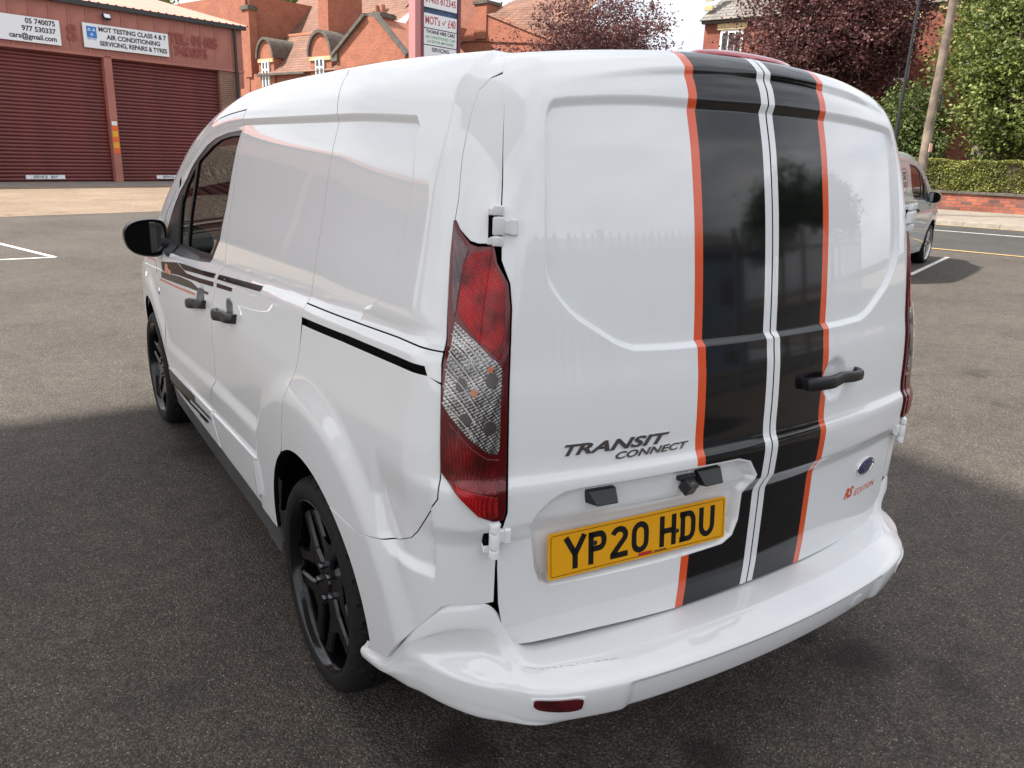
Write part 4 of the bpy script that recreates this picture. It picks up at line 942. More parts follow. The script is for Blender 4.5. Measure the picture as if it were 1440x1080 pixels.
def tilemat(name,c,rh=.18,dirt=.25):
    m=mat(name,c,rough=.85); nt=m.node_tree;n=nt.nodes;l=nt.links;p=n['Principled BSDF']; tc=n.new('ShaderNodeTexCoord'); v=uvframe(n,l,tc,1)
    b=n.new('ShaderNodeTexBrick'); b.inputs['Color1'].default_value=(*c,1);b.inputs['Color2'].default_value=(*[x*.72 for x in c],1);b.inputs['Mortar'].default_value=(*[x*.35 for x in c],1)
    b.inputs['Scale'].default_value=1;b.inputs['Mortar Size'].default_value=.022;b.inputs['Brick Width'].default_value=.3;b.inputs['Row Height'].default_value=rh; l.new(v,b.inputs['Vector'])
    t=n.new('ShaderNodeTexNoise'); t.inputs['Scale'].default_value=.8; t.inputs['Detail'].default_value=9; l.new(tc.outputs['Object'],t.inputs['Vector'])
    mr=n.new('ShaderNodeMapRange'); mr.inputs['From Min'].default_value=.3;mr.inputs['From Max'].default_value=.7;mr.inputs['To Min'].default_value=1-dirt;mr.inputs['To Max'].default_value=1+dirt
    s=n.new('ShaderNodeVectorMath'); s.operation='SCALE'; l.new(t.outputs['Fac'],mr.inputs['Value']); l.new(b.outputs['Color'],s.inputs[0]); l.new(mr.outputs[0],s.inputs['Scale']); l.new(s.outputs[0],p.inputs['Base Color'])
    return m
M['tile']=tilemat('clay_tile',(.24,.115,.075)); M['slate']=tilemat('grey_slate',(.20,.18,.16))
M['stone']=mat('cream_stone',(.50,.38,.20),rough=.85,noise=(6,.25)); M['dark_stone']=mat('dark_stone',(.10,.085,.07),rough=.85,noise=(5,.35))
M['white_frame']=mat('white_frame',(.75,.75,.73),rough=.4); M['pane']=mat('window_pane',(.03,.035,.04),rough=.04,coat=1)
M['maroon_slat']=mat('maroon_shutter',(.135,.024,.022),rough=.42,noise=(1.2,.22,8)); M['clad']=mat('red_cladding',(.36,.135,.105),rough=.55,noise=(1.1,.16,8)); M['clad_roof']=mat('red_roof_sheet',(.40,.12,.075),rough=.6,noise=(.9,.2,8))
M['faded']=mat('old_lettering',(.24,.055,.045),rough=.6); M['gutter']=mat('black_gutter',(.02,.022,.024),rough=.4)
M['sign_white']=mat('sign_white',(.74,.76,.80),rough=.35); M['sign_text']=mat('sign_black_print',(.02,.02,.02),rough=.5); M['sign_blue']=mat('sign_blue_print',(.02,.17,.50),rough=.4)
M['sign_red']=mat('sign_red_print',(.45,.09,.09),rough=.5); M['sign_green']=mat('sign_green_print',(.20,.42,.26),rough=.5); M['sign_post']=mat('sign_post_maroon',(.16,.045,.065),rough=.5); M['sign_post_pink']=mat('sign_post_pink',(.48,.20,.20),rough=.5)
M['concrete']=mat('paving_concrete',(.22,.185,.15),rough=.9,noise=(3,.2,8)); M['kerb']=mat('kerb_stone',(.33,.29,.24),rough=.9,noise=(5,.2,8))
M['line_white']=mat('road_paint_white',(.62,.61,.58),rough=.7,noise=(9,.25,8)); M['line_yellow']=mat('road_paint_yellow',(.55,.36,.12),rough=.7,noise=(9,.25,8))
M['wood']=mat('weathered_pole',(.17,.13,.10),rough=.85,noise=(3,.5,10)); M['black_steel']=mat('black_steel',(.015,.015,.017),rough=.4); M['galv']=mat('galvanised_steel',(.20,.21,.22),rough=.5,metal=.6)
# ---- asphalt
STAINS=[([0.66, 0.08], 0.1), ([-0.09, 0.01], 0.07), ([-0.77, 3.0], 0.16), ([0.63, 0.26], 0.05), ([-0.69, 0.38], 0.09)]
def asphalt(name,base,warm=1.,stone=.55,road=False):
    m=mat(name,base,rough=.86,spec=.35); nt=m.node_tree;n=nt.nodes;l=nt.links;p=n['Principled BSDF']; tc=n.new('ShaderNodeTexCoord')
    def tex(kind,**k):
        t=n.new(kind)
        for a,b in k.items(): t.inputs[a].default_value=b
        l.new(tc.outputs['Object'],t.inputs['Vector']); return t
    v=tex('ShaderNodeTexVoronoi',Scale=125.); v2=tex('ShaderNodeTexVoronoi',Scale=260.); big=tex('ShaderNodeTexNoise',Scale=.55,Detail=9.,Roughness=.62); med=tex('ShaderNodeTexNoise',Scale=9.,Detail=6.,Roughness=.65); fine=tex('ShaderNodeTexNoise',Scale=190.,Detail=3.)
    def mr(src,a,b,c,d): q=n.new('ShaderNodeMapRange'); q.inputs['From Min'].default_value=a;q.inputs['From Max'].default_value=b;q.inputs['To Min'].default_value=c;q.inputs['To Max'].default_value=d; l.new(src,q.inputs['Value']); return q.outputs[0]
    def mul(a,b): q=n.new('ShaderNodeMath'); q.operation='MULTIPLY'; l.new(a,q.inputs[0]); l.new(b,q.inputs[1]); return q.outputs[0]
    sx=n.new('ShaderNodeSeparateColor'); l.new(v.outputs['Color'],sx.inputs[0])
    stonev=mr(sx.outputs[0],0,1,1-stone,1+stone); k=mul(stonev,mr(big.outputs['Fac'],.32,.68,.78,1.2)); k=mul(k,mr(med.outputs['Fac'],.3,.7,.80,1.2)); k=mul(k,mr(fine.outputs['Fac'],.3,.7,.6,1.4))
    # dark binder between the stones
    k=mul(k,mr(v.outputs['Distance'],.0,.0062*105,1.15,.45))
    s=n.new('ShaderNodeVectorMath'); s.operation='SCALE'; s.inputs[0].default_value=base; l.new(k,s.inputs['Scale'])
    # pale quartz chips
    gt=n.new('ShaderNodeMath'); gt.operation='GREATER_THAN'; gt.inputs[1].default_value=.990; sx2=n.new('ShaderNodeSeparateColor'); l.new(v2.outputs['Color'],sx2.inputs[0]); l.new(sx2.outputs[1],gt.inputs[0])
    mx=n.new('ShaderNodeMix'); mx.data_type='RGBA'; mx.inputs['B'].default_value=(.42,.38,.33,1); l.new(s.outputs[0],mx.inputs['A']); g2=n.new('ShaderNodeMath'); g2.operation='MULTIPLY'; g2.inputs[1].default_value=.75; l.new(gt.outputs[0],g2.inputs[0]); l.new(g2.outputs[0],mx.inputs['Factor'])
    # oil stains and patches
    st=tex('ShaderNodeTexNoise',Scale=1.7,Detail=6.,Roughness=.62); sm=mr(st.outputs['Fac'],.60,.72,0,.55); m3=n.new('ShaderNodeMix'); m3.data_type='RGBA'; l.new(mx.outputs['Result'],m3.inputs['A']); m3.inputs['B'].default_value=(.018,.016,.015,1); l.new(sm,m3.inputs['Factor'])
    last=m3.outputs['Result']
    if not road and name=='yard_asphalt':
        wob=tex('ShaderNodeTexNoise',Scale=7.,Detail=5.,Roughness=.6)
        for (x,y),r in STAINS:
            dn=n.new('ShaderNodeVectorMath'); dn.operation='DISTANCE'; dn.inputs[1].default_value=(x,y,0); l.new(tc.outputs['Object'],dn.inputs[0])
            ad=n.new('ShaderNodeMath'); ad.operation='MULTIPLY_ADD'; ad.inputs[1].default_value=-r*2.6; l.new(wob.outputs['Fac'],ad.inputs[0]); l.new(dn.outputs['Value'],ad.inputs[2])
            mk=mr(ad.outputs[0],-r*.8,r*.3,.75,0); mm=n.new('ShaderNodeMix'); mm.data_type='RGBA'; l.new(last,mm.inputs['A']); mm.inputs['B'].default_value=(.014,.012,.011,1); l.new(mk,mm.inputs['Factor']); last=mm.outputs['Result']
    l.new(last,p.inputs['Base Color'])
    h=n.new('ShaderNodeMath'); h.operation='ADD'; l.new(mr(v.outputs['Distance'],0,.65,1,0),h.inputs[0]); l.new(mr(fine.outputs['Fac'],.2,.8,0,.8),h.inputs[1])
    b=n.new('ShaderNodeBump'); b.inputs['Distance'].default_value=.0045; b.inputs['Strength'].default_value=.95 if not road else .5; l.new(h.outputs[0],b.inputs['Height']); l.new(b.outputs[0],p.inputs['Normal'])
    return m
M['asphalt']=asphalt('yard_asphalt',(.132,.110,.092),stone=.34); M['road']=asphalt('road_asphalt',(.075,.072,.068),stone=.3,road=True)
M['gravel']=asphalt('gravel',(.40,.29,.20),stone=.4); M['slab']=mat('apron_concrete',(.20,.175,.15),rough=.9,noise=(2,.2,8))
def sheet(name,pts,z,m,**k):
    b=MB().add([S(a,b_,z) for a,b_ in pts],[tuple(range(len(pts)))]); return b.build(name,m,smooth=False,**k)
g=MB().add([(-400,-400,0),(400,-400,0),(400,400,0),(-400,400,0)],[(0,1,2,3)]).build('yard_ground',M['asphalt'],smooth=False,kind='structure')
sheet('gravel_strip',[(-20,17.0),(3.9,17.08),(7.5,17.1),(13.6,17.3),(13.6,27.0),(-20,27.0)],.004,M['gravel'],kind='structure')
sheet('garage_apron',[(-20,27.0),(18.2,27.0),(18.2,30.0),(-20,30.0)],.008,M['slab'],kind='structure')
sheet('road',[(15.85,-60),(23.9,-60),(23.9,120),(15.85,120)],.004,M['road'],kind='structure')
def lines(nm,segs,m,par=None,w=.10,z=.008):
    for (p,q) in segs:
        p=Vector((*p,0));q=Vector((*q,0)); d=(q-p).normalized(); n_=Vector((-d.y,d.x,0))*w/2
        MB().add([(v.x,v.y,z) for v in (p-n_,q-n_,q+n_,p+n_)],[(0,1,2,3)]).build(nm,m,par,smooth=False,kind='structure')
def sab(a,b): v=S(a,b); return (v.x,v.y)
lines('yellow_line',[(sab(15.97,-40),sab(15.97,90)),(sab(23.72,-40),sab(23.72,90))],M['line_yellow'],w=.12)
lines('white_line',[(sab(21.36,-40),sab(21.36,90))],M['line_white'],w=.12)
lines('bay_marking',[((-1.62,12.95),(-.98,11.07)),((-.98,11.07),(-4.5,10.72)),((9.96,5.49),(13.05,6.62))],M['line_white'],w=.075,z=.005)
# hairline cracks in the yard surface
rk=random.Random(5); ck=MB()
for pts in ([(2.6,2.9),(3.6,2.35),(4.6,2.0),(6.0,1.2),(7.5,.4)],[(6.5,4.6),(9.0,3.6),(11.5,3.3)]):
    P=[Vector((*p,.003)) for p in pts]; Q=[]
    for p,q in zip(P,P[1:]):
        for k in range(14): Q.append(p.lerp(q,k/14)+Vector((rk.uniform(-.03,.03),rk.uniform(-.03,.03),0)))
    for p,q in zip(Q,Q[1:]):
        d=(q-p).normalized(); w=Vector((-d.y,d.x,0))*rk.uniform(.0012,.003); ck.add([p-w,q-w,q+w,p+w],[(0,1,2,3)])
ck.build('ground_cracks',mat('crack_dirt',(.022,.019,.016),rough=.95),smooth=False,kind='stuff')
# pavement with its kerb stones
pv=MB(); sbox(pv,24.06,60,-60,120,-.2,.115); pv=pv.build('pavement',M['concrete'],smooth=False,kind='structure')
kb=MB(); kb.box((0,0,0),(.13,.905,.14)); kme=kb.mesh('kerb_stone',M['kerb'],smooth=False)
for i in range(60):
    b_=-16+.915*i; o=link('kerb_stone',kme,pv); o.location=S(23.985,b_,.055); o.rotation_euler=(0,0,RZ)
# ---- garage
def wall_text(nm,lines_,a0,a1,z0,z1,b,m,par,bold=.02,align='CENTER',w=None,face='V'):
    """lettering on a wall facing -V (b constant); one object for all lines"""
    VV=[];FF=[]
    n=len(lines_); H_=(z1-z0)/n
    for i,tx in enumerate(lines_):
        V,F=text_geo(tx,1,bold); mn,mx=V.min(0),V.max(0); h=H_*.66; s=h/.72; wd=(mx[0]-mn[0])*s; k=min(1,(a1-a0)/wd) if wd>0 else 1
        V=(V-[(mn[0]+mx[0])/2,0,0])*[s*k,s,1]
        if align=='RIGHT': V[:,0]+= (a1-a0)/2-wd*k/2
        zc=z1-H_*(i+.5); k0=len(VV); VV+=[S((a0+a1)/2+x,b,zc+y) for x,y,_ in V]; FF+=[tuple(j+k0 for j in f_) for f_ in F]
    return link(nm,mesh_np(nm,np.array([v[:] for v in VV]),FF,m,smooth=False),par)
gar=empty('garage',S(5,36,0),label='single-storey garage with maroon roller shutters and faded red clad fascia',cat='garage')
gar_off=gar.location.copy()
def gp(o):
    o.parent=gar; o.matrix_parent_inverse=Matrix.Translation(-gar_off); return o
def gbuild(mb,nm,m,**k): return gp(mb.build(nm,m,None,**k))
A0=-13.
b=MB(); sbox(b,A0,17.85,30.15,42,0,4.42); gbuild(b,'core_wall',M['brick_garage'],smooth=False)
b=MB(); sbox(b,16.78,17.66,29.93,30.16,0,4.42); gbuild(b,'brick_pier',M['brick_garage'],smooth=False)
# fascia boards
cl=MB(); w=.615; k_=[(0,0),(.03,-.035),(.075,-.035),(.10,0),(w-.004,0)]
V=[];F=[]
for i,(x,y) in enumerate(k_): V+= [UA*x+VB*y, UA*x+VB*y+Vector((0,0,1.56))]
F=[(2*i,2*i+2,2*i+3,2*i+1) for i in range(len(k_)-1)]; cm_=MB().add(V,F).mesh('cladding_board',M['clad'],smooth=False)
i=0; a=17.88-w
while a>A0:
    o=gp(link('cladding_board',cm_)); o.location=S(a,29.90,4.41)-gar_off; o.matrix_parent_inverse=Matrix(); a-=w
b=MB(); sbox(b,A0,17.9,29.93,30.14,4.40,5.98); sbox(b,A0,17.9,29.86,30.13,4.33,4.42); gbuild(b,'fascia_backing',M['clad'],smooth=False)
b=MB(); sbox(b,17.66,17.88,29.90,30.14,3.72,4.4); gbuild(b,'corner_cladding',M['clad'],smooth=False)
b=MB(); sbox(b,A0-.1,18.0,29.72,29.88,5.94,6.10); gbuild(b,'gutter',M['gutter'],smooth=False)
b=MB(); b.bar(S(17.5,29.80,5.95),S(17.5,29.80,.0),.11,n=10); gbuild(b,'downpipe',M['gutter'])
# corrugated roof
V=[];F=[]; n=0; a=A0-.1
xs_=[]; 
while a<18.0:
    xs_+= [(a,0),(a+.10,0),(a+.14,.05),(a+.20,.05),(a+.24,0)]; a+=.31
for a,h in xs_: V+=[S(a,29.75,6.08+h),S(a,37.0,7.66+h),S(a,44,6.08+h)]
m_=3; F=[f_ for i in range(len(xs_)-1) for f_ in((3*i,3*i+3,3*i+4,3*i+1),(3*i+1,3*i+4,3*i+5,3*i+2))]
gbuild(MB().add(V,F),'roof_sheeting',M['clad_roof'],smooth=False)
b=MB(); b.add([S(17.86,29.9,5.9),S(17.86,44,5.9),S(17.86,44,6.0),S(17.86,37,7.6),S(17.86,29.9,6.05)],[(0,1,2,3,4)]); sbox(b,17.80,17.86,30.1,42,4.3,5.95); gbuild(b,'gable_wall',M['clad'],smooth=False)
# roller shutters: every slat is a part
pos=[(8.22,12.20),(12.49,16.78)]
ns_=35; sh_=4.36/ns_
prof=[(0,0),(-.018,.012),(-.026,sh_*.35),(-.024,sh_*.62),(-.008,sh_*.86),(0,sh_*.92),(.012,sh_*.97)]
for (a0,a1) in pos:
    V=[];F=[]
    for y,z in prof: V+=[UA*0+VB*y+Vector((0,0,z)),UA*(a1-a0)+VB*y+Vector((0,0,z))]
    F=[(2*i,2*i+1,2*i+3,2*i+2) for i in range(len(prof)-1)]; sm=MB().add(V,F).mesh('slat',M['maroon_slat'],smooth=True,angle=60)
    for i in range(ns_):
        o=gp(link('slat',sm)); o.matrix_parent_inverse=Matrix(); o.location=S(a0,30.10,.03+i*sh_)-gar_off
V=[];F=[]
for (a0,a1) in((-.35,3.66),(3.95,7.94),(-4.6,-.6),(-8.9,-4.9)):
    for i in range(ns_):
        k=len(V)
        for y,z in prof: V+=[S(a0,30.10+y,.03+i*sh_+z),S(a1,30.10+y,.03+i*sh_+z)]
        F+=[(k+2*j,k+2*j+1,k+2*j+3,k+2*j+2) for j in range(len(prof)-1)]
gbuild(MB().add(V,F),'roller_shutters_beyond',M['maroon_slat'],kind='stuff')
b=MB(); sbox(b,12.20,12.48,29.86,30.12,0,4.40)
o=gbuild(b,'steel_post',M['clad'],smooth=False,bevel=.01)
for a0,a1 in((7.94,8.22),(3.66,3.95),(-.6,-.35),(-4.9,-4.6)):
    b=MB(); sbox(b,a0,a1,29.86,30.12,0,4.40); gbuild(b,'steel_post',M['clad'],smooth=False)
b=MB(); sbox(b,12.245,12.435,29.848,29.858,2.02,2.16); gbuild(b,'post_label',M['sign_white'],smooth=False)
M['hz_o']=mat('hazard_orange',(.75,.12,.02),rough=.5);M['hz_y']=mat('hazard_yellow',(.70,.36,.02),rough=.5)
for k in range(5):
    b=MB(); z0=1.02+.20*k; sbox(b,12.235,12.445,29.848,29.858,z0,z0+.199); gbuild(b,'warning_stripe',M['hz_o' if k%2==0 else 'hz_y'],smooth=False)
for a0,a1 in((9.2,10.48),(13.86,15.14)):
    b=MB(); sbox(b,a0,a1,30.04,30.06,.10,.24); o=gbuild(b,'bay_sign',M['sign_white'],smooth=False); t=wall_text('lettering',['SERVICE   BAY'],a0+.05,a1-.05,.10,.24,30.038,M['sign_text'],None); t.parent=gar; t.matrix_parent_inverse=Matrix.Translation(-gar_off)
def sign(nm,a0,a1,z0,z1,label,b_=29.80):
    mb=MB(); sbox(mb,a0,a1,b_,b_+.03,z0,z1); o=mb.build(nm,M['sign_white'],None,smooth=False); return tag(o,label,'sign')
s1=sign('wall_sign',8.0,10.80,4.55,5.34,'white sign with phone numbers and an email address on the garage fascia',)
wall_text('lettering',['05 740075','977 530337','cars@gmail.com'],8.1,10.66,4.60,5.32,29.796,M['sign_text'],s1,bold=.03,align='RIGHT')
s2=sign('wall_sign',11.56,14.66,4.60,5.40,'white sign listing MOT testing, servicing, repairs and tyres above the shutters')
wall_text('lettering',['MOT TESTING CLASS 4 & 7','AIR CONDITIONING','SERVICING, REPAIRS & TYRES'],12.10,14.58,4.66,5.35,29.796,M['sign_text'],s2,bold=.035)
mb=MB(); sbox(mb,11.68,12.02,29.792,29.796,4.93,5.30); mb.build('emblem',M['sign_blue'],s2,smooth=False)
mb=MB()
for ca,cz,fl in((11.77,5.19,1),(11.93,5.19,1),(11.85,5.04,-1)):
    r=.065; o_=[(0,r),(-r*.87,-r*.5),(r*.87,-r*.5)]; i_=[(x*.5,y*.5) for x,y in o_]
    V=[S(ca+x,29.790,cz+y*1) for x,y in o_+i_]; mb.add(V,[(0,1,4,3),(1,2,5,4),(2,0,3,5)])
mb.build('emblem_triangles',M['sign_white'],s2,smooth=False); wall_text('lettering',['MOT TEST'],11.68,12.02,4.85,4.92,29.796,M['sign_blue'],s2,bold=.02)
for txt,a0,a1,z0,z1 in(('S',10.92,11.50,4.62,5.36),('TEL: 01405',14.72,16.75,5.02,5.55),('740075',14.84,16.35,4.60,5.10)):
    t=wall_text('faded_lettering',[txt],a0,a1,z0,z1,29.858,M['faded'],None,bold=.05); t.parent=gar; t.matrix_parent_inverse=Matrix.Translation(-gar_off)
fl=MB(); fl.box((0,0,0),(.26,.12,.20)).box((0,.09,.10),(.10,.12,.08)); o=fl.build('floodlight',M['gutter'],None,bevel=.01); o.location=S(12.39,29.72,5.68); o.rotation_euler=(-.5,0,RZ); tag(o,'small black floodlight fixed under the garage gutter','floodlight')
x_=MB().box((0,-.065,-.01),(.2,.01,.14)); x_.build('lens',M['sign_white'],o,smooth=False)
# ---- brick house beyond the garage (faces -U)
def T(o,par,off):
    o.parent=par
    if par.parent is None and par.type=='EMPTY': o.matrix_parent_inverse=Matrix.Translation(-off)
    return o
def poly(mb,pts): return mb.add([S(*p) for p in pts],[tuple(range(len(pts)))])
hoff=S(34,44); hs=empty('brick_house',hoff,label='long red brick house with arched dormers and tall chimneys behind the garage',cat='house')
def hb(mb,nm,m,**k): return T(mb.build(nm,m,None,smooth=False,**k),hs,hoff)
b=MB(); sbox(b,32,38,38.2,51.5,0,6.2); hb(b,'wall',M['brick'])
b=MB(); sbox(b,31.95,40,51.0,62,0,11.4); hb(b,'tall_wall',M['brick'])
# lower roof, from the eaves to the ridge
b=MB(); poly(b,[(31.7,49.6,6.15),(31.7,39.5,6.15),(34.4,39.5,8.9),(34.4,49.6,8.9)]); poly(b,[(31.7,49.6,6.0),(34.4,49.6,8.8),(34.4,49.6,6.0)]); hb(b,'roof',M['tile'])
b=MB(); poly(b,[(35.2,53.6,8.9),(35.2,40.0,8.9),(39.5,40.0,13.4),(39.5,53.6,13.4)]); sbox(b,35.6,40,40.2,53,0,8.9); hb(b,'upper_roof',M['tile'])
b=MB(); b.bar(S(34.4,49.6,8.92),S(34.4,39.5,8.92),.22,.16); hb(b,'ridge_tiles',mat('ridge_tile',(.42,.17,.10),rough=.8))
b=MB(); b.bar(S(35.1,53.8,8.85),S(35.1,40.0,8.85),.25,.22); hb(b,'upper_gutter',M['dark_stone'])
b=MB(); b.bar(S(31.65,49.6,6.08),S(31.65,44.3,6.08),.16,.14); hb(b,'eaves_gutter',M['dark_stone'])
def chimney(a0,a1,b0,b1,z0,z1,nm='chimney'):
    b=MB(); sbox(b,a0,a1,b0,b1,z0,z1-.25); c=hb(b,nm,M['brick'])
    b=MB(); sbox(b,a0-.1,a1+.1,b0-.1,b1+.1,z1-.25,z1-.05); sbox(b,a0-.03,a1+.03,b0-.03,b1+.03,z1-.05,z1+.02); T(b.build('chimney_cap',M['dark_stone'],None,smooth=False),c,hoff)
    for i in range(2):
        b=MB().bar(S((a0+a1)/2,b0+(b1-b0)*(.3+.4*i),z1),S((a0+a1)/2,b0+(b1-b0)*(.3+.4*i),z1+.5),.28,n=10,w2=.22); T(b.build('chimney_pot',M['brick'],None),c,hoff)
chimney(32.6,35.4,42.9,43.9,6,12.4); chimney(31.9,32.5,50.6,51.4,6,10.6); chimney(32.0,33.1,37.3,38.55,6,9.2)
# dormers with round gables
def dormer(bc,w,zs,zt,wz1,ww):
    b=MB(); A=31.85; n=14; pts=[(bc+w/2,5.2)]+[(bc+w/2*math.cos(math.pi*i/n),zs+(zt-zs)*math.sin(math.pi*i/n)) for i in range(n+1)]+[(bc-w/2,5.2)]
    m=len(pts); V=[S(A,y,z) for y,z in pts]+[S(A+2.6,y,z) for y,z in pts]; b.add(V,[tuple(range(m))]+[(i,i+1,m+i+1,m+i) for i in range(m-1)]); d=hb(b,'dormer',M['brick'])
    b=MB(); r0,r1=1.0,1.14
    R=[]
    for i in range(n+1):
        c,s_=math.cos(math.pi*i/n),math.sin(math.pi*i/n)
        R.append([S(a_,bc+(w/2)*k*c,zs+(zt-zs)*k*s_) for a_,k in((A-.16,1.0),(A-.16,1.15),(A+2.5,1.13),(A+2.5,1.0))])
    b.loft(R); T(b.build('dormer_hood',M['dark_stone'],None,smooth=False),d,hoff)
    b=MB(); sbox(b,A-.09,A+.02,bc-w*.5,bc+w*.5,zs-.28,zs-.05); T(b.build('stone_band',M['stone'],None,smooth=False),d,hoff)
    b=MB(); sbox(b,A-.12,A+.03,bc-ww/2,bc+ww/2,4.6,wz1); wn=T(b.build('window',M['white_frame'],None,smooth=False),d,hoff)
    for y0,y1 in((bc-ww/2+.10,bc-.07),(bc+.07,bc+ww/2-.10)):
        for z0,z1 in((wz1-.50,wz1-.10),(4.8,wz1-.62)):
            b=MB(); sbox(b,A-.125,A-.115,y0,y1,z0,z1); T(b.build('pane',M['pane'],None,smooth=False),wn,hoff)
dormer(48.75,1.75,7.15,8.30,6.97,.80); dormer(42.83,2.15,7.05,8.40,6.92,.86)
# cross gable at the right end
b=MB(); A=31.5; g_=[(40.8,0),(40.8,7.1),(38.1,8.9),(37.4,8.9),(34.7,6.85),(34.7,0)]; m=len(g_); b.add([S(A,y,z) for y,z in g_]+[S(A+6,y,z) for y,z in g_],[tuple(range(m))]+[(i,(i+1)%m,m+(i+1)%m,m+i) for i in range(m)]); hb(b,'cross_gable',M['brick'])
b=MB(); b.bar(S(A-.05,41.1,6.95),S(A-.05,38.0,9.05),.32,.20); b.bar(S(A-.05,37.2,9.1),S(A-.05,34.4,6.7),.32,.20); hb(b,'verge_coping',M['dark_stone'])
b=MB(); sbox(b,A-.15,A+.1,40.6,41.2,6.6,7.1); hb(b,'kneeler',M['dark_stone'])
b=MB(); poly(b,[(34.4,46,8.9),(34.4,39,8.9),(38,39,11.2),(38,46,11.2)]); hb(b,'rear_roof',M['tile'])
# second house further right
o2=S(44,40); h2=empty('brick_house',o2,label='distant brick house with a single chimney between the pole sign and copper tree',cat='house')
def h2b(mb,nm,m): return T(mb.build(nm,m,None,smooth=False),h2,o2)
b=MB(); g_=[(46.5,0),(46.5,9.7),(43.4,12.9),(40.3,9.9),(40.3,0)]; m=len(g_); b.add([S(42,y,z) for y,z in g_]+[S(50,y,z) for y,z in g_],[tuple(range(m))]+[(i,(i+1)%m,m+(i+1)%m,m+i) for i in range(m)]); h2b(b,'gable_wall',M['brick'])
b=MB(); sbox(b,42,48,30,41.2,0,9.0); h2b(b,'wall',M['brick']); b=MB(); g_=[(40.0,9.0),(38.6,10.7),(36.2,10.2),(31,8.3)]
b.add([S(41.9,y,z) for y,z in g_],[(0,1,2,3)]); h2b(b,'rake_wall',M['brick'])
b=MB(); poly(b,[(41.8,37.6,10.5),(41.8,31,8.2),(46,31,12.0),(46,37.6,12.4)]); poly(b,[(41.9,41.5,8.9),(41.9,37,8.9),(44,37,10.2),(44,41.5,10.2)]); h2b(b,'roof',M['tile'])
b=MB(); sbox(b,41.8,43.2,37.6,38.7,9,11.2); c2=h2b(b,'chimney',M['brick']); b=MB(); sbox(b,41.7,43.3,37.5,38.8,11.2,11.4); T(b.build('chimney_cap',M['dark_stone'],None,smooth=False),c2,o2)
# school-like building on the right behind the trees
o3=S(45,10); sc3=empty('brick_hall',o3,label='red brick hall with slate roof and cream stone window heads behind the copper tree',cat='building')
def s3(mb,nm,m,par=None,**k): return T(mb.build(nm,m,None,smooth=False,**k),par or sc3,o3)
b=MB(); sbox(b,42,52,-14,21.4,0,9.0); s3(b,'wall',M['brick_dark'])
b=MB(); poly(b,[(41.6,21.6,9.0),(41.6,-14,9.0),(46,-14,13.2),(46,19.6,13.2)]); poly(b,[(41.6,21.6,9.0),(46,19.6,13.2),(52,21.6,9.0)]); s3(b,'roof',M['slate'])
b=MB(); sbox(b,41.75,42.02,-14,21.5,8.85,9.05); s3(b,'eaves_cornice',M['dark_stone'])
for z in range(5): 
    b=MB(); sbox(b,41.9,42.05,21.0,21.48,9.05+z*.5,9.3+z*.5); s3(b,'quoin',M['stone'])
b=MB(); g_=[(11.9,9.0),(9.0,12.6),(6.1,9.0)]; b.add([S(41.8,y,z) for y,z in g_]+[S(44,y,z) for y,z in g_],[(0,1,2),(0,1,4,3),(1,2,5,4)]); sbox(b,41.8,42.1,6.1,11.9,0,9); s3(b,'projecting_gable',M['brick_dark'])
for bc,wd,z0,z1 in((19.7,1.35,5.9,8.50),(15.9,1.35,5.9,8.5),(10.85,1.25,5.6,8.35),(7.2,1.25,5.6,8.35),(3.2,1.3,5.9,8.5),(-.6,1.3,5.9,8.5),(19.7,1.35,1.6,4.4),(15.9,1.35,1.6,4.4)):
    A=41.75 if 6<bc<12 else 41.93
    b=MB(); sbox(b,A,A+.2,bc-wd/2,bc+wd/2,z0,z1); w_=s3(b,'window',M['white_frame'])
    for i in range(3):
        for j in range(2):
            b=MB(); y0=bc-wd/2+.1+i*(wd-.2)/3; zz=z0+.15+j*(z1-z0-.2)/2; sbox(b,A-.01,A+.01,y0+.03,y0+(wd-.2)/3-.03,zz,zz+(z1-z0-.2)/2-.12); s3(b,'pane',M['pane'],w_)
    b=MB(); sbox(b,A-.06,A+.22,bc-wd/2-.2,bc+wd/2+.2,z1,z1+.32); s3(b,'stone_lintel',M['stone'],w_)
b=MB(); sbox(b,41.7,42.1,8.3,9.35,8.7,9.6); s3(b,'stone_kneeler',M['stone'])
# pole sign
o4=S(25.2,26); ps=empty('pole_sign',o4,label='tall maroon pole sign with MOT price boards beside the red houses',cat='sign')
def s4(mb,nm,m,par=None,**k): return T(mb.build(nm,m,None,smooth=False,**k),par or ps,o4)
b=MB(); sbox(b,23.80,24.14,25.9,26.3,0,9.2); s4(b,'post',M['sign_post_pink']); b=MB(); sbox(b,24.14,24.30,25.88,26.3,0,9.2); sbox(b,26.50,26.68,25.9,26.3,0,9.2); s4(b,'frame',M['sign_post'])
b=MB(); sbox(b,24.30,26.50,25.98,26.2,5.0,9.2); s4(b,'backing',mat('sign_backing_blue',(.035,.07,.14),rough=.6,noise=(4,.6,8)))
def brd(z0,z1,lns,m,zz=None,bold=.02,fm='sign_white'):
    b=MB(); sbox(b,24.36,26.44,25.93,25.96,z0,z1); o=s4(b,'board',M[fm])
    for tx,m_,ya,yb,al in lns: T(wall_text('lettering',[tx],24.44,26.36,ya,yb,25.925,M[m_],None,bold=bold),o,o4)
brd(7.52,8.7,[('01405 812345','sign_red',7.62,8.05,0)],0); brd(6.70,7.28,[("MOT's \u2713 \u00a340",'sign_red',6.74,7.24,0)],0)
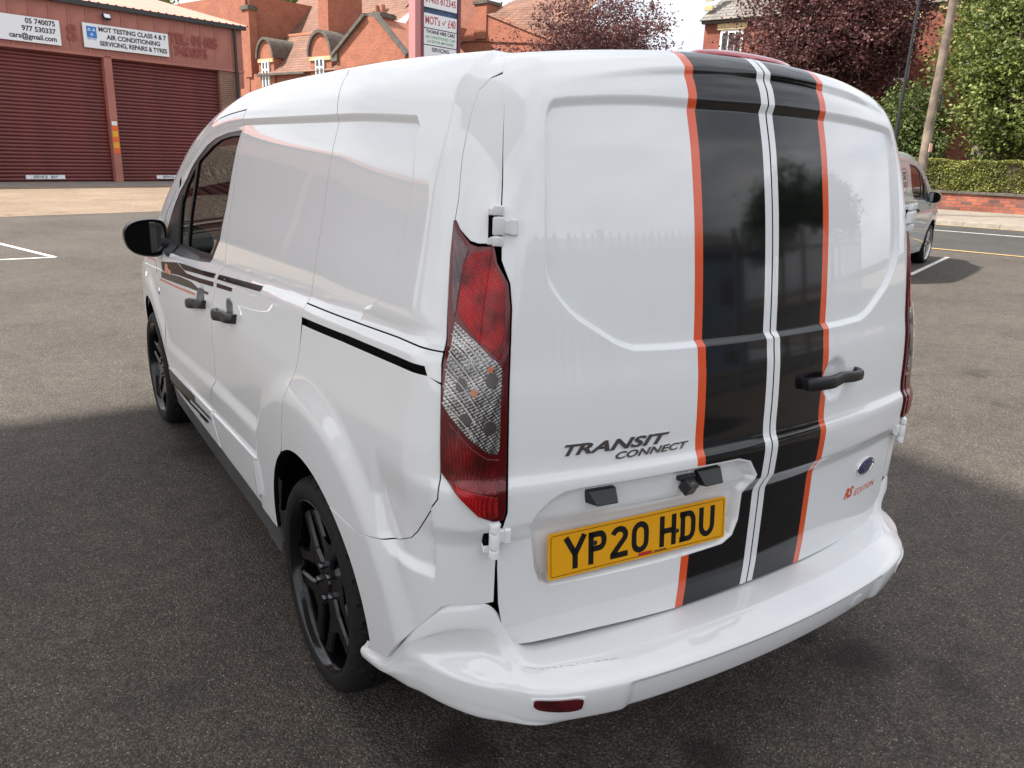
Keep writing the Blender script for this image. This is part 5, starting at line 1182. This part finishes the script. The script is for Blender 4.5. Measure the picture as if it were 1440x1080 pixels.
brd(6.02,6.66,[('THORNE HIRE CARS','sign_text',6.43,6.65,0),('AIR CONDITIONED CARS','sign_green',6.24,6.42,0),('& 8 SEATER MINI BUSES','sign_green',6.06,6.24,0)],0,bold=.03); brd(5.4,5.98,[('SERVICING','sign_text',5.7,5.95,0)],0)
# street furniture on the far pavement
b=MB(); pts=[(26.2,5.50,.1,.30),(26.3,5.52,3,.27),(26.42,5.5,6,.245),(26.5,5.48,9.5,.21)]
for p,q in zip(pts,pts[1:]): b.bar(S(*p[:3]),S(*q[:3]),p[3],n=14,w2=q[3],h2=q[3])
tp=b.build('telegraph_pole',M['wood'],None,label='weathered wooden telegraph pole leaning over the hedge',cat='telegraph pole')
b=MB().bar(S(26.44,5.5,3.3)-VB*.16,S(26.47,5.5,3.75)-VB*.15,.04,.30); b.build('pole_notice',M['black_steel'],tp,smooth=False)
b=MB().bar(S(26.26,5.51,2.05)-VB*.15-UA*.03,S(26.26,5.51,2.3)-VB*.15-UA*.03,.02,.16); b.build('pole_label',mat('pole_label',(.6,.35,.3),rough=.6),tp,smooth=False)
b=MB(); b.bar(S(26.1,6.42,.1),S(26.1,6.42,1.3),.20,n=14); b.bar(S(26.1,6.42,1.3),S(26.15,6.42,3.2),.12,n=12); b.bar(S(26.15,6.42,3.2),S(26.25,6.40,8.6),.10,n=12,w2=.075,h2=.075); b.bar(S(26.25,6.40,8.6),S(25.1,6.4,8.9),.06,n=8)
lp=b.build('street_lamp',M['black_steel'],None,label='thin black street lamp post left of the wooden pole',cat='street lamp'); MB().box(S(24.8,6.4,8.88),(.7,.28,.14)).build('lamp_head',M['black_steel'],lp,bevel=.03)
b=MB(); sbox(b,31.0,31.28,-14,9.8,.1,.70); wl=b.build('boundary_wall',M['brick_wall'],None,smooth=False,label='low red brick boundary wall under the clipped hedge',cat='wall')
for i in range(26):
    b=MB(); b0=-14+.915*i; sbox(b,30.94,31.34,b0,b0+.905,.70,.80); b.build('coping_stone',M['dark_stone'],wl,smooth=False,bevel=.01)
# ------------------------------------------------------------------ foliage
def leafmat(name,c1,c2,rough=.55):
    m=mat(name,c1,rough=rough,spec=.35); nt=m.node_tree;n=nt.nodes;l=nt.links;p=n['Principled BSDF']
    at=n.new('ShaderNodeAttribute'); at.attribute_name='leaf_tone'; cr=n.new('ShaderNodeValToRGB'); cr.color_ramp.elements[0].color=(*c1,1); cr.color_ramp.elements[1].color=(*c2,1); e=cr.color_ramp.elements.new(.93); e.color=(*[min(1,x*1.15) for x in c2],1)
    l.new(at.outputs['Fac'],cr.inputs[0]); l.new(cr.outputs[0],p.inputs['Base Color'])
    tr=n.new('ShaderNodeBsdfTranslucent'); l.new(cr.outputs[0],tr.inputs[0]); mx=n.new('ShaderNodeMixShader'); mx.inputs[0].default_value=.28; o=n['Material Output']
    l.new(p.outputs[0],mx.inputs[1]); l.new(tr.outputs[0],mx.inputs[2]); l.new(mx.outputs[0],o.inputs['Surface']); return m
def leaves(C,size,rg,name,m,tone,par=None,aspect=.55,up=.3):
    """C centres (n,3) -> folded diamond leaves"""
    n=len(C); d=rg.normal(size=(n,3)); d[:,2]*=.7; d/=np.linalg.norm(d,axis=1,keepdims=True); e=rg.normal(size=(n,3)); e-= (e*d).sum(1,keepdims=True)*d; e/=np.linalg.norm(e,axis=1,keepdims=True); sz=size*rg.uniform(.6,1.35,(n,1))
    nn=np.cross(d,e); V=np.stack([C-d*sz*.5,C+e*sz*.5*aspect-nn*sz*.08,C+d*sz*.5,C-e*sz*.5*aspect-nn*sz*.08],1).reshape(-1,3); F=(np.arange(n)[:,None]*4+np.array([[0,1,2,3]])).astype(int)
    me=mesh_np(name,V,F,m,smooth=False); a=me.attributes.new('leaf_tone','FLOAT','POINT'); a.data.foreach_set('value',np.repeat(tone,4).astype(np.float32)); return link(name,me,par)
def clumpcloud(rg,blobs,nclump,per,csize):
    """blobs: (cx,cy,cz,rx,ry,rz). leaf clumps on and near the surfaces of the blobs"""
    w=np.array([b[3]*b[4]+b[4]*b[5] for b in blobs]); w=w/w.sum(); out=[];tone=[]
    idx=rg.choice(len(blobs),nclump,p=w)
    for i in idx:
        b=np.array(blobs[i]); u=rg.normal(size=3); u/=np.linalg.norm(u); r=rg.uniform(.35,1.06)**.5; c=b[:3]+u*b[3:]*r
        k=max(3,int(per*rg.uniform(.4,1.6))); s=csize*rg.uniform(.6,1.4); st=rg.normal(size=(k,3))*s*[1,1,.7]*.5
        out.append(c+st); tone.append(np.clip(rg.normal(.45,.16)+rg.normal(size=k)*.16,0,1))
    return np.concatenate(out),np.concatenate(tone)
def tree(nm,base,H_,crown_c,crown_r,m,rg,label,cat='tree',nblob=16,nclump=900,per=26,csize=.8,leaf=.2,trunk=.3,group=None,spread=1.):
    base=np.array(base,float); o=empty(nm,base,label=label,cat=cat,group=group); off=Vector(base)
    bl=[]
    for i in range(nblob):
        u=rg.normal(size=3); u/=np.linalg.norm(u); q=np.array(crown_c)+u*np.array(crown_r)*rg.uniform(.25,.72); k=rg.uniform(.30,.52); bl.append((*q,crown_r[0]*k,crown_r[1]*k,crown_r[2]*k*.9))
    L,t=clumpcloud(rg,bl,nclump,per,csize); cr=leaves(L,leaf,rg,'crown',m,t); cr.parent=o; cr.matrix_parent_inverse=Matrix.Translation(-off)
    mb=MB(); top=np.array(crown_c)+[0,0,-crown_r[2]*.15]; mb.bar(base-[0,0,.2],base+(top-base)*.5,trunk*2,n=10,w2=trunk*1.3,h2=trunk*1.3); mb.bar(base+(top-base)*.5,top,trunk*1.3,n=8,w2=trunk*.6,h2=trunk*.6)
    for b in bl:
        s=base+(top-base)*rg.uniform(.45,.95); mid=(s+np.array(b[:3]))/2+rg.normal(size=3)*.25; mb.bar(s,mid,trunk*.6,n=6,w2=trunk*.35,h2=trunk*.35); mb.bar(mid,b[:3],trunk*.35,n=6,w2=.04,h2=.04)
        for _ in range(4):
            e=np.array(b[:3])+rg.normal(size=3)*np.array(b[3:])*.55; mb.bar(b[:3],e,.05,n=5,w2=.015,h2=.015)
    tk=mb.build('trunk',M['bark'],None); tk.parent=o; tk.matrix_parent_inverse=Matrix.Translation(-off); return o
M['bark']=mat('bark',(.07,.05,.038),rough=.9,noise=(6,.3)); M['leaf_copper']=leafmat('copper_leaf',(.028,.013,.015),(.19,.08,.075)); M['leaf_green']=leafmat('green_leaf',(.028,.055,.012),(.22,.255,.065)); M['leaf_mid']=leafmat('mid_green_leaf',(.03,.055,.015),(.16,.20,.06)); M['leaf_hedge']=leafmat('hedge_leaf',(.07,.08,.018),(.31,.33,.085)); M['leaf_dark']=leafmat('dark_leaf',(.015,.03,.01),(.06,.09,.03))
rg=np.random.default_rng(11)
def s3v(a,b,z): return tuple(S(a,b,z))
tree('copper_tree',s3v(38,26.6,0),12,s3v(38,26.3,7.0),(5.0,5.6,3.9),M['leaf_copper'],rg,'copper-leaved tree between the distant house and the brick hall',nclump=1150,per=30,csize=.62,leaf=.165,nblob=22)
tree('copper_tree',s3v(37.5,12.2,0),13,s3v(37.5,12.2,7.4),(4.4,4.9,5.4),M['leaf_copper'],rg,'taller copper-leaved tree standing in front of the brick hall',nclump=2400,per=32,csize=.6,leaf=.165,nblob=28)
tree('green_tree',s3v(35,3.9,0),12,s3v(35,3.7,5.6),(3.4,4.6,5.4),M['leaf_green'],rg,'sprawling green tree with pale leaves above the hedge, at the right edge',nclump=2900,per=30,csize=.6,leaf=.17,nblob=30)
tree('ivy_shrub',s3v(34,8.3,0),5,s3v(34,8.0,2.6),(1.6,2.4,2.3),M['leaf_mid'],rg,'bright green shrub behind the wooden pole and hedge',cat='shrub',nclump=600,per=22,csize=.5,leaf=.15,nblob=10,trunk=.12)
tree('garden_tree',s3v(52,44,0),13,s3v(52,43.5,10.2),(3,4.4,4),M['leaf_mid'],rg,'small green tree showing over the roof of the red house',nclump=500,per=18,csize=.7,leaf=.24,nblob=12)
tree('garden_tree',s3v(42,62,0),14,s3v(42,61,12),(5,6,3.4),M['leaf_mid'],rg,'broad green tree behind the chimneys of the red house',nclump=700,per=20,csize=.8,leaf=.26,nblob=14)
tree('garden_tree',s3v(33,64,0),14,s3v(33,66,11),(5,7,3.4),M['leaf_green'],rg,'pale green tree behind the garage roof',nclump=600,per=20,csize=.8,leaf=.26,nblob=12)
# clipped hedge on the wall
n=52000; a_=rg.uniform(31.0,31.95,n); b_=rg.uniform(-14,9.3,n); z_=rg.uniform(.80,1.88,n); f_=rg.random(n); a_=np.where(f_<.62,31.0+np.abs(rg.normal(0,.05,n)),a_); z_=np.where(f_>.72,1.88-np.abs(rg.normal(0,.04,n)),z_)
bumpy=.05*np.sin(b_*2.1)+.04*np.sin(b_*5.3+1); Cn=np.array([S(a,b,z)[:] for a,b,z in zip(a_+bumpy*(z_<1.8),b_,z_+bumpy*.5)]); tn=np.clip(.30+.40*(z_-.8)/1.1*0+.22*np.sin(b_*3.1+z_*4)*np.sin(z_*7+b_)+rg.normal(size=n)*.22+.12,0,1)
hg=empty('hedge',S(31.5,-2,.8),label='long clipped green hedge growing behind the low brick wall',cat='hedge'); ho=Vector(hg.location)
cr=leaves(Cn,.085,rg,'hedge_leaves',M['leaf_hedge'],tn); cr.parent=hg; cr.matrix_parent_inverse=Matrix.Translation(-ho)
mb=MB(); sbox(mb,31.12,31.85,-14,9.25,.78,1.80); o=mb.build('hedge_core',M['leaf_dark_solid'] if 'leaf_dark_solid' in M else M['bark'],None,smooth=False); o.parent=hg; o.matrix_parent_inverse=Matrix.Translation(-ho)
# painted wall glimpsed under the green tree
mb=MB(); sbox(mb,36.6,36.9,-6,6.0,0,2.75); mb.build('garden_wall',mat('painted_garden_wall',(.34,.27,.26),rough=.9,noise=(2.2,.7,9)),None,smooth=False,label='mottled pinkish garden wall glimpsed beneath the green tree',cat='wall')
# ------------------------------------------------------------------ second van, parked nose to the road
skip=('flash','orange_','plate','badge','edition','scuff','number','reversing','black_stripe')
def copy_van(o,parent=None,col=None):
    nm=o.name.split('.')[0]
    if any(k in nm for k in skip) and nm not in('black_stripe','orange_stripe'): return
    c=o.copy(); COL.objects.link(c); c.parent=parent
    if 'label' in c: del c['label']
    if nm in('black_stripe','orange_stripe'): c.name='door_skin'
    for sl in c.material_slots:
        mt=sl.material
        if mt is None: continue
        nw={M['white'].name:M['grey_paint'],M['black_vinyl'].name:M['grey_paint'],M['orange_vinyl'].name:M['grey_paint'],M['gloss_black'].name:M['silver'],M['sill'].name:M['grey_paint']}.get(mt.name)
        if nm=='mirror': nw=M['silver']
        if nw: sl.link='OBJECT'; sl.material=nw
    for ch in list(o.children): copy_van(ch,c)
    return c
M['silver']=mat('silver_alloy',(.45,.45,.45),rough=.3,metal=.8)
gv=copy_van(root); gv.name='grey_van'; gv['label']='grey panel van with a round door logo parked beside the road'; gv['category']='van'
fw=UA; org=S(13.06,2.35)+VB*.88-UA*3.53
gv.location=org; gv.rotation_euler=(0,0,math.atan2(UA.y,UA.x)-math.pi/2)
M['logo']=mat('logo_green_grey',(.035,.050,.035),rough=.4)
def side_pts(V,a0,t0,off=.0012):
    s=a0+V[:,0]; t=t0+V[:,1]; P,N=surfn(s,t); return P+N*off
u=np.linspace(0,2*math.pi,48,endpoint=False); R=[]
for r in(.205,.188): R.append(side_pts(np.stack([r*np.cos(u),r*np.sin(u)],1),2.28,1.40))
lg=MB().loft([[tuple(p) for p in q] for q in R],cap=False).build('logo_ring',M['logo'],gv)
for tx,tz,w,h in(('THORNE',1.50,.20,.05),('CAR',1.425,.22,.085),('SALES',1.32,.26,.075)):
    V,F=text_geo(tx,1,.04); mn,mx=V.min(0),V.max(0); V=(V-(mn+mx)/2)*[w/(mx[0]-mn[0]),h/(mx[1]-mn[1]),1]; link('logo_lettering',mesh_np('logo_lettering',side_pts(V,2.28,tz),F,M['logo'],smooth=False),lg)
V=np.array([(-.25,-.03),(.25,-.03),(.25,.03),(-.25,.03)]); me=wall_mesh('blue_lettering',mat('blue_print',(.06,.25,.55),rough=.4),[(1.75,.66),(2.15,.66),(2.15,.72),(1.75,.72)],off=.001,gap=0,flange=0)[0]; link('blue_lettering',me,gv)
# ------------------------------------------------------------------ what stands behind the camera (mirrored in the paint), and an added shade canopy
cn=empty('shade_canopy',(-5.9,.4,0),label='flat white canopy on columns, unseen and added to shade the white van',cat='canopy')
MB().box((0,0,7.45),(5.5,12.8,.42)).build('roof_deck',M['sign_white'],cn,bevel=.02)  # invented slab out of view, sized and placed to shade van and foreground
MB().box((0,0,7.66),(5.6,12.9,.06)).build('trim',M['sign_red'],cn,smooth=False)
for y in(-4.6,4.6): MB().box((0,y,3.6),(.28,.28,7.25)).build('column',M['sign_white'],cn,bevel=.01)
fo=(6,-4.6,0); fe=empty('palisade_fence',fo,label='grey steel palisade fence behind the camera with pointed pales',cat='fence')
MB().box((0,.04,2.0),(15.0,.03,.05)).box((0,.04,.45),(15.0,.03,.05)).build('rail',M['galv'],fe,smooth=False)
pm=MB().prism([(-.034,.05),(.034,.05),(.034,2.22),(.014,2.40),(0,2.34),(-.014,2.40),(-.034,2.22)],lambda x,z:(x,0,z),lambda x,z:(x,.012,z)).mesh('pale',M['galv'],smooth=False)
for i in range(96):
    o=link('pale',pm,fe); o.location=(-7.4+.156*i,0,0)
for i in range(6): MB().box((-7.5+3*i,.09,1.2),(.10,.08,2.4)).build('post',M['galv'],fe,smooth=False)
sh=empty('workshop',(9,-19,0),label='long pale blue workshop behind the palisade fence',cat='building'); MB().box((0,0,1.9),(16,6,3.8)).build('wall',mat('pale_blue_render',(.10,.20,.32),rough=.8,noise=(1,.2)),sh,smooth=False); MB().add([(-8.3,3.3,3.8),(8.3,3.3,3.8),(8.3,0,5.0),(-8.3,0,5.0),(-8.3,-3.3,3.8),(8.3,-3.3,3.8)],[(0,1,2,3),(3,2,5,4),(0,3,4),(1,5,2)]).build('roof',M['slate'],sh,smooth=False)
for i in range(5): MB().box((-6+3*i,3.02,1.7),(1.6,.06,1.1)).build('window',M['pane'],sh,smooth=False)
tree('yard_tree',(15.8,-11.5,0),7,(15.8,-11.5,4.5),(2.9,2.9,2.7),M['leaf_dark'],rg,'dark bushy tree behind the palisade fence, nearer the workshop',nclump=420,per=22,csize=.7,leaf=.26,nblob=12,trunk=.2)
tree('yard_tree',(23,-11,0),8,(23,-11,5),(3.6,3.4,3.1),M['leaf_dark'],rg,'larger dark tree behind the palisade fence at its far end',nclump=420,per=22,csize=.7,leaf=.28,nblob=12,trunk=.25)

GR={'copper_tree':'copper-leaved trees along the far side of the road','garden_tree':'green trees behind the brick houses','yard_tree':'dark trees behind the palisade fence','brick_house':'brick houses beyond the garage','wall_sign':'signs on the garage fascia'}
for o in SC.objects:
    k=o.name.split('.')[0]
    if o.parent is None and k in GR: o['group']=GR[k]
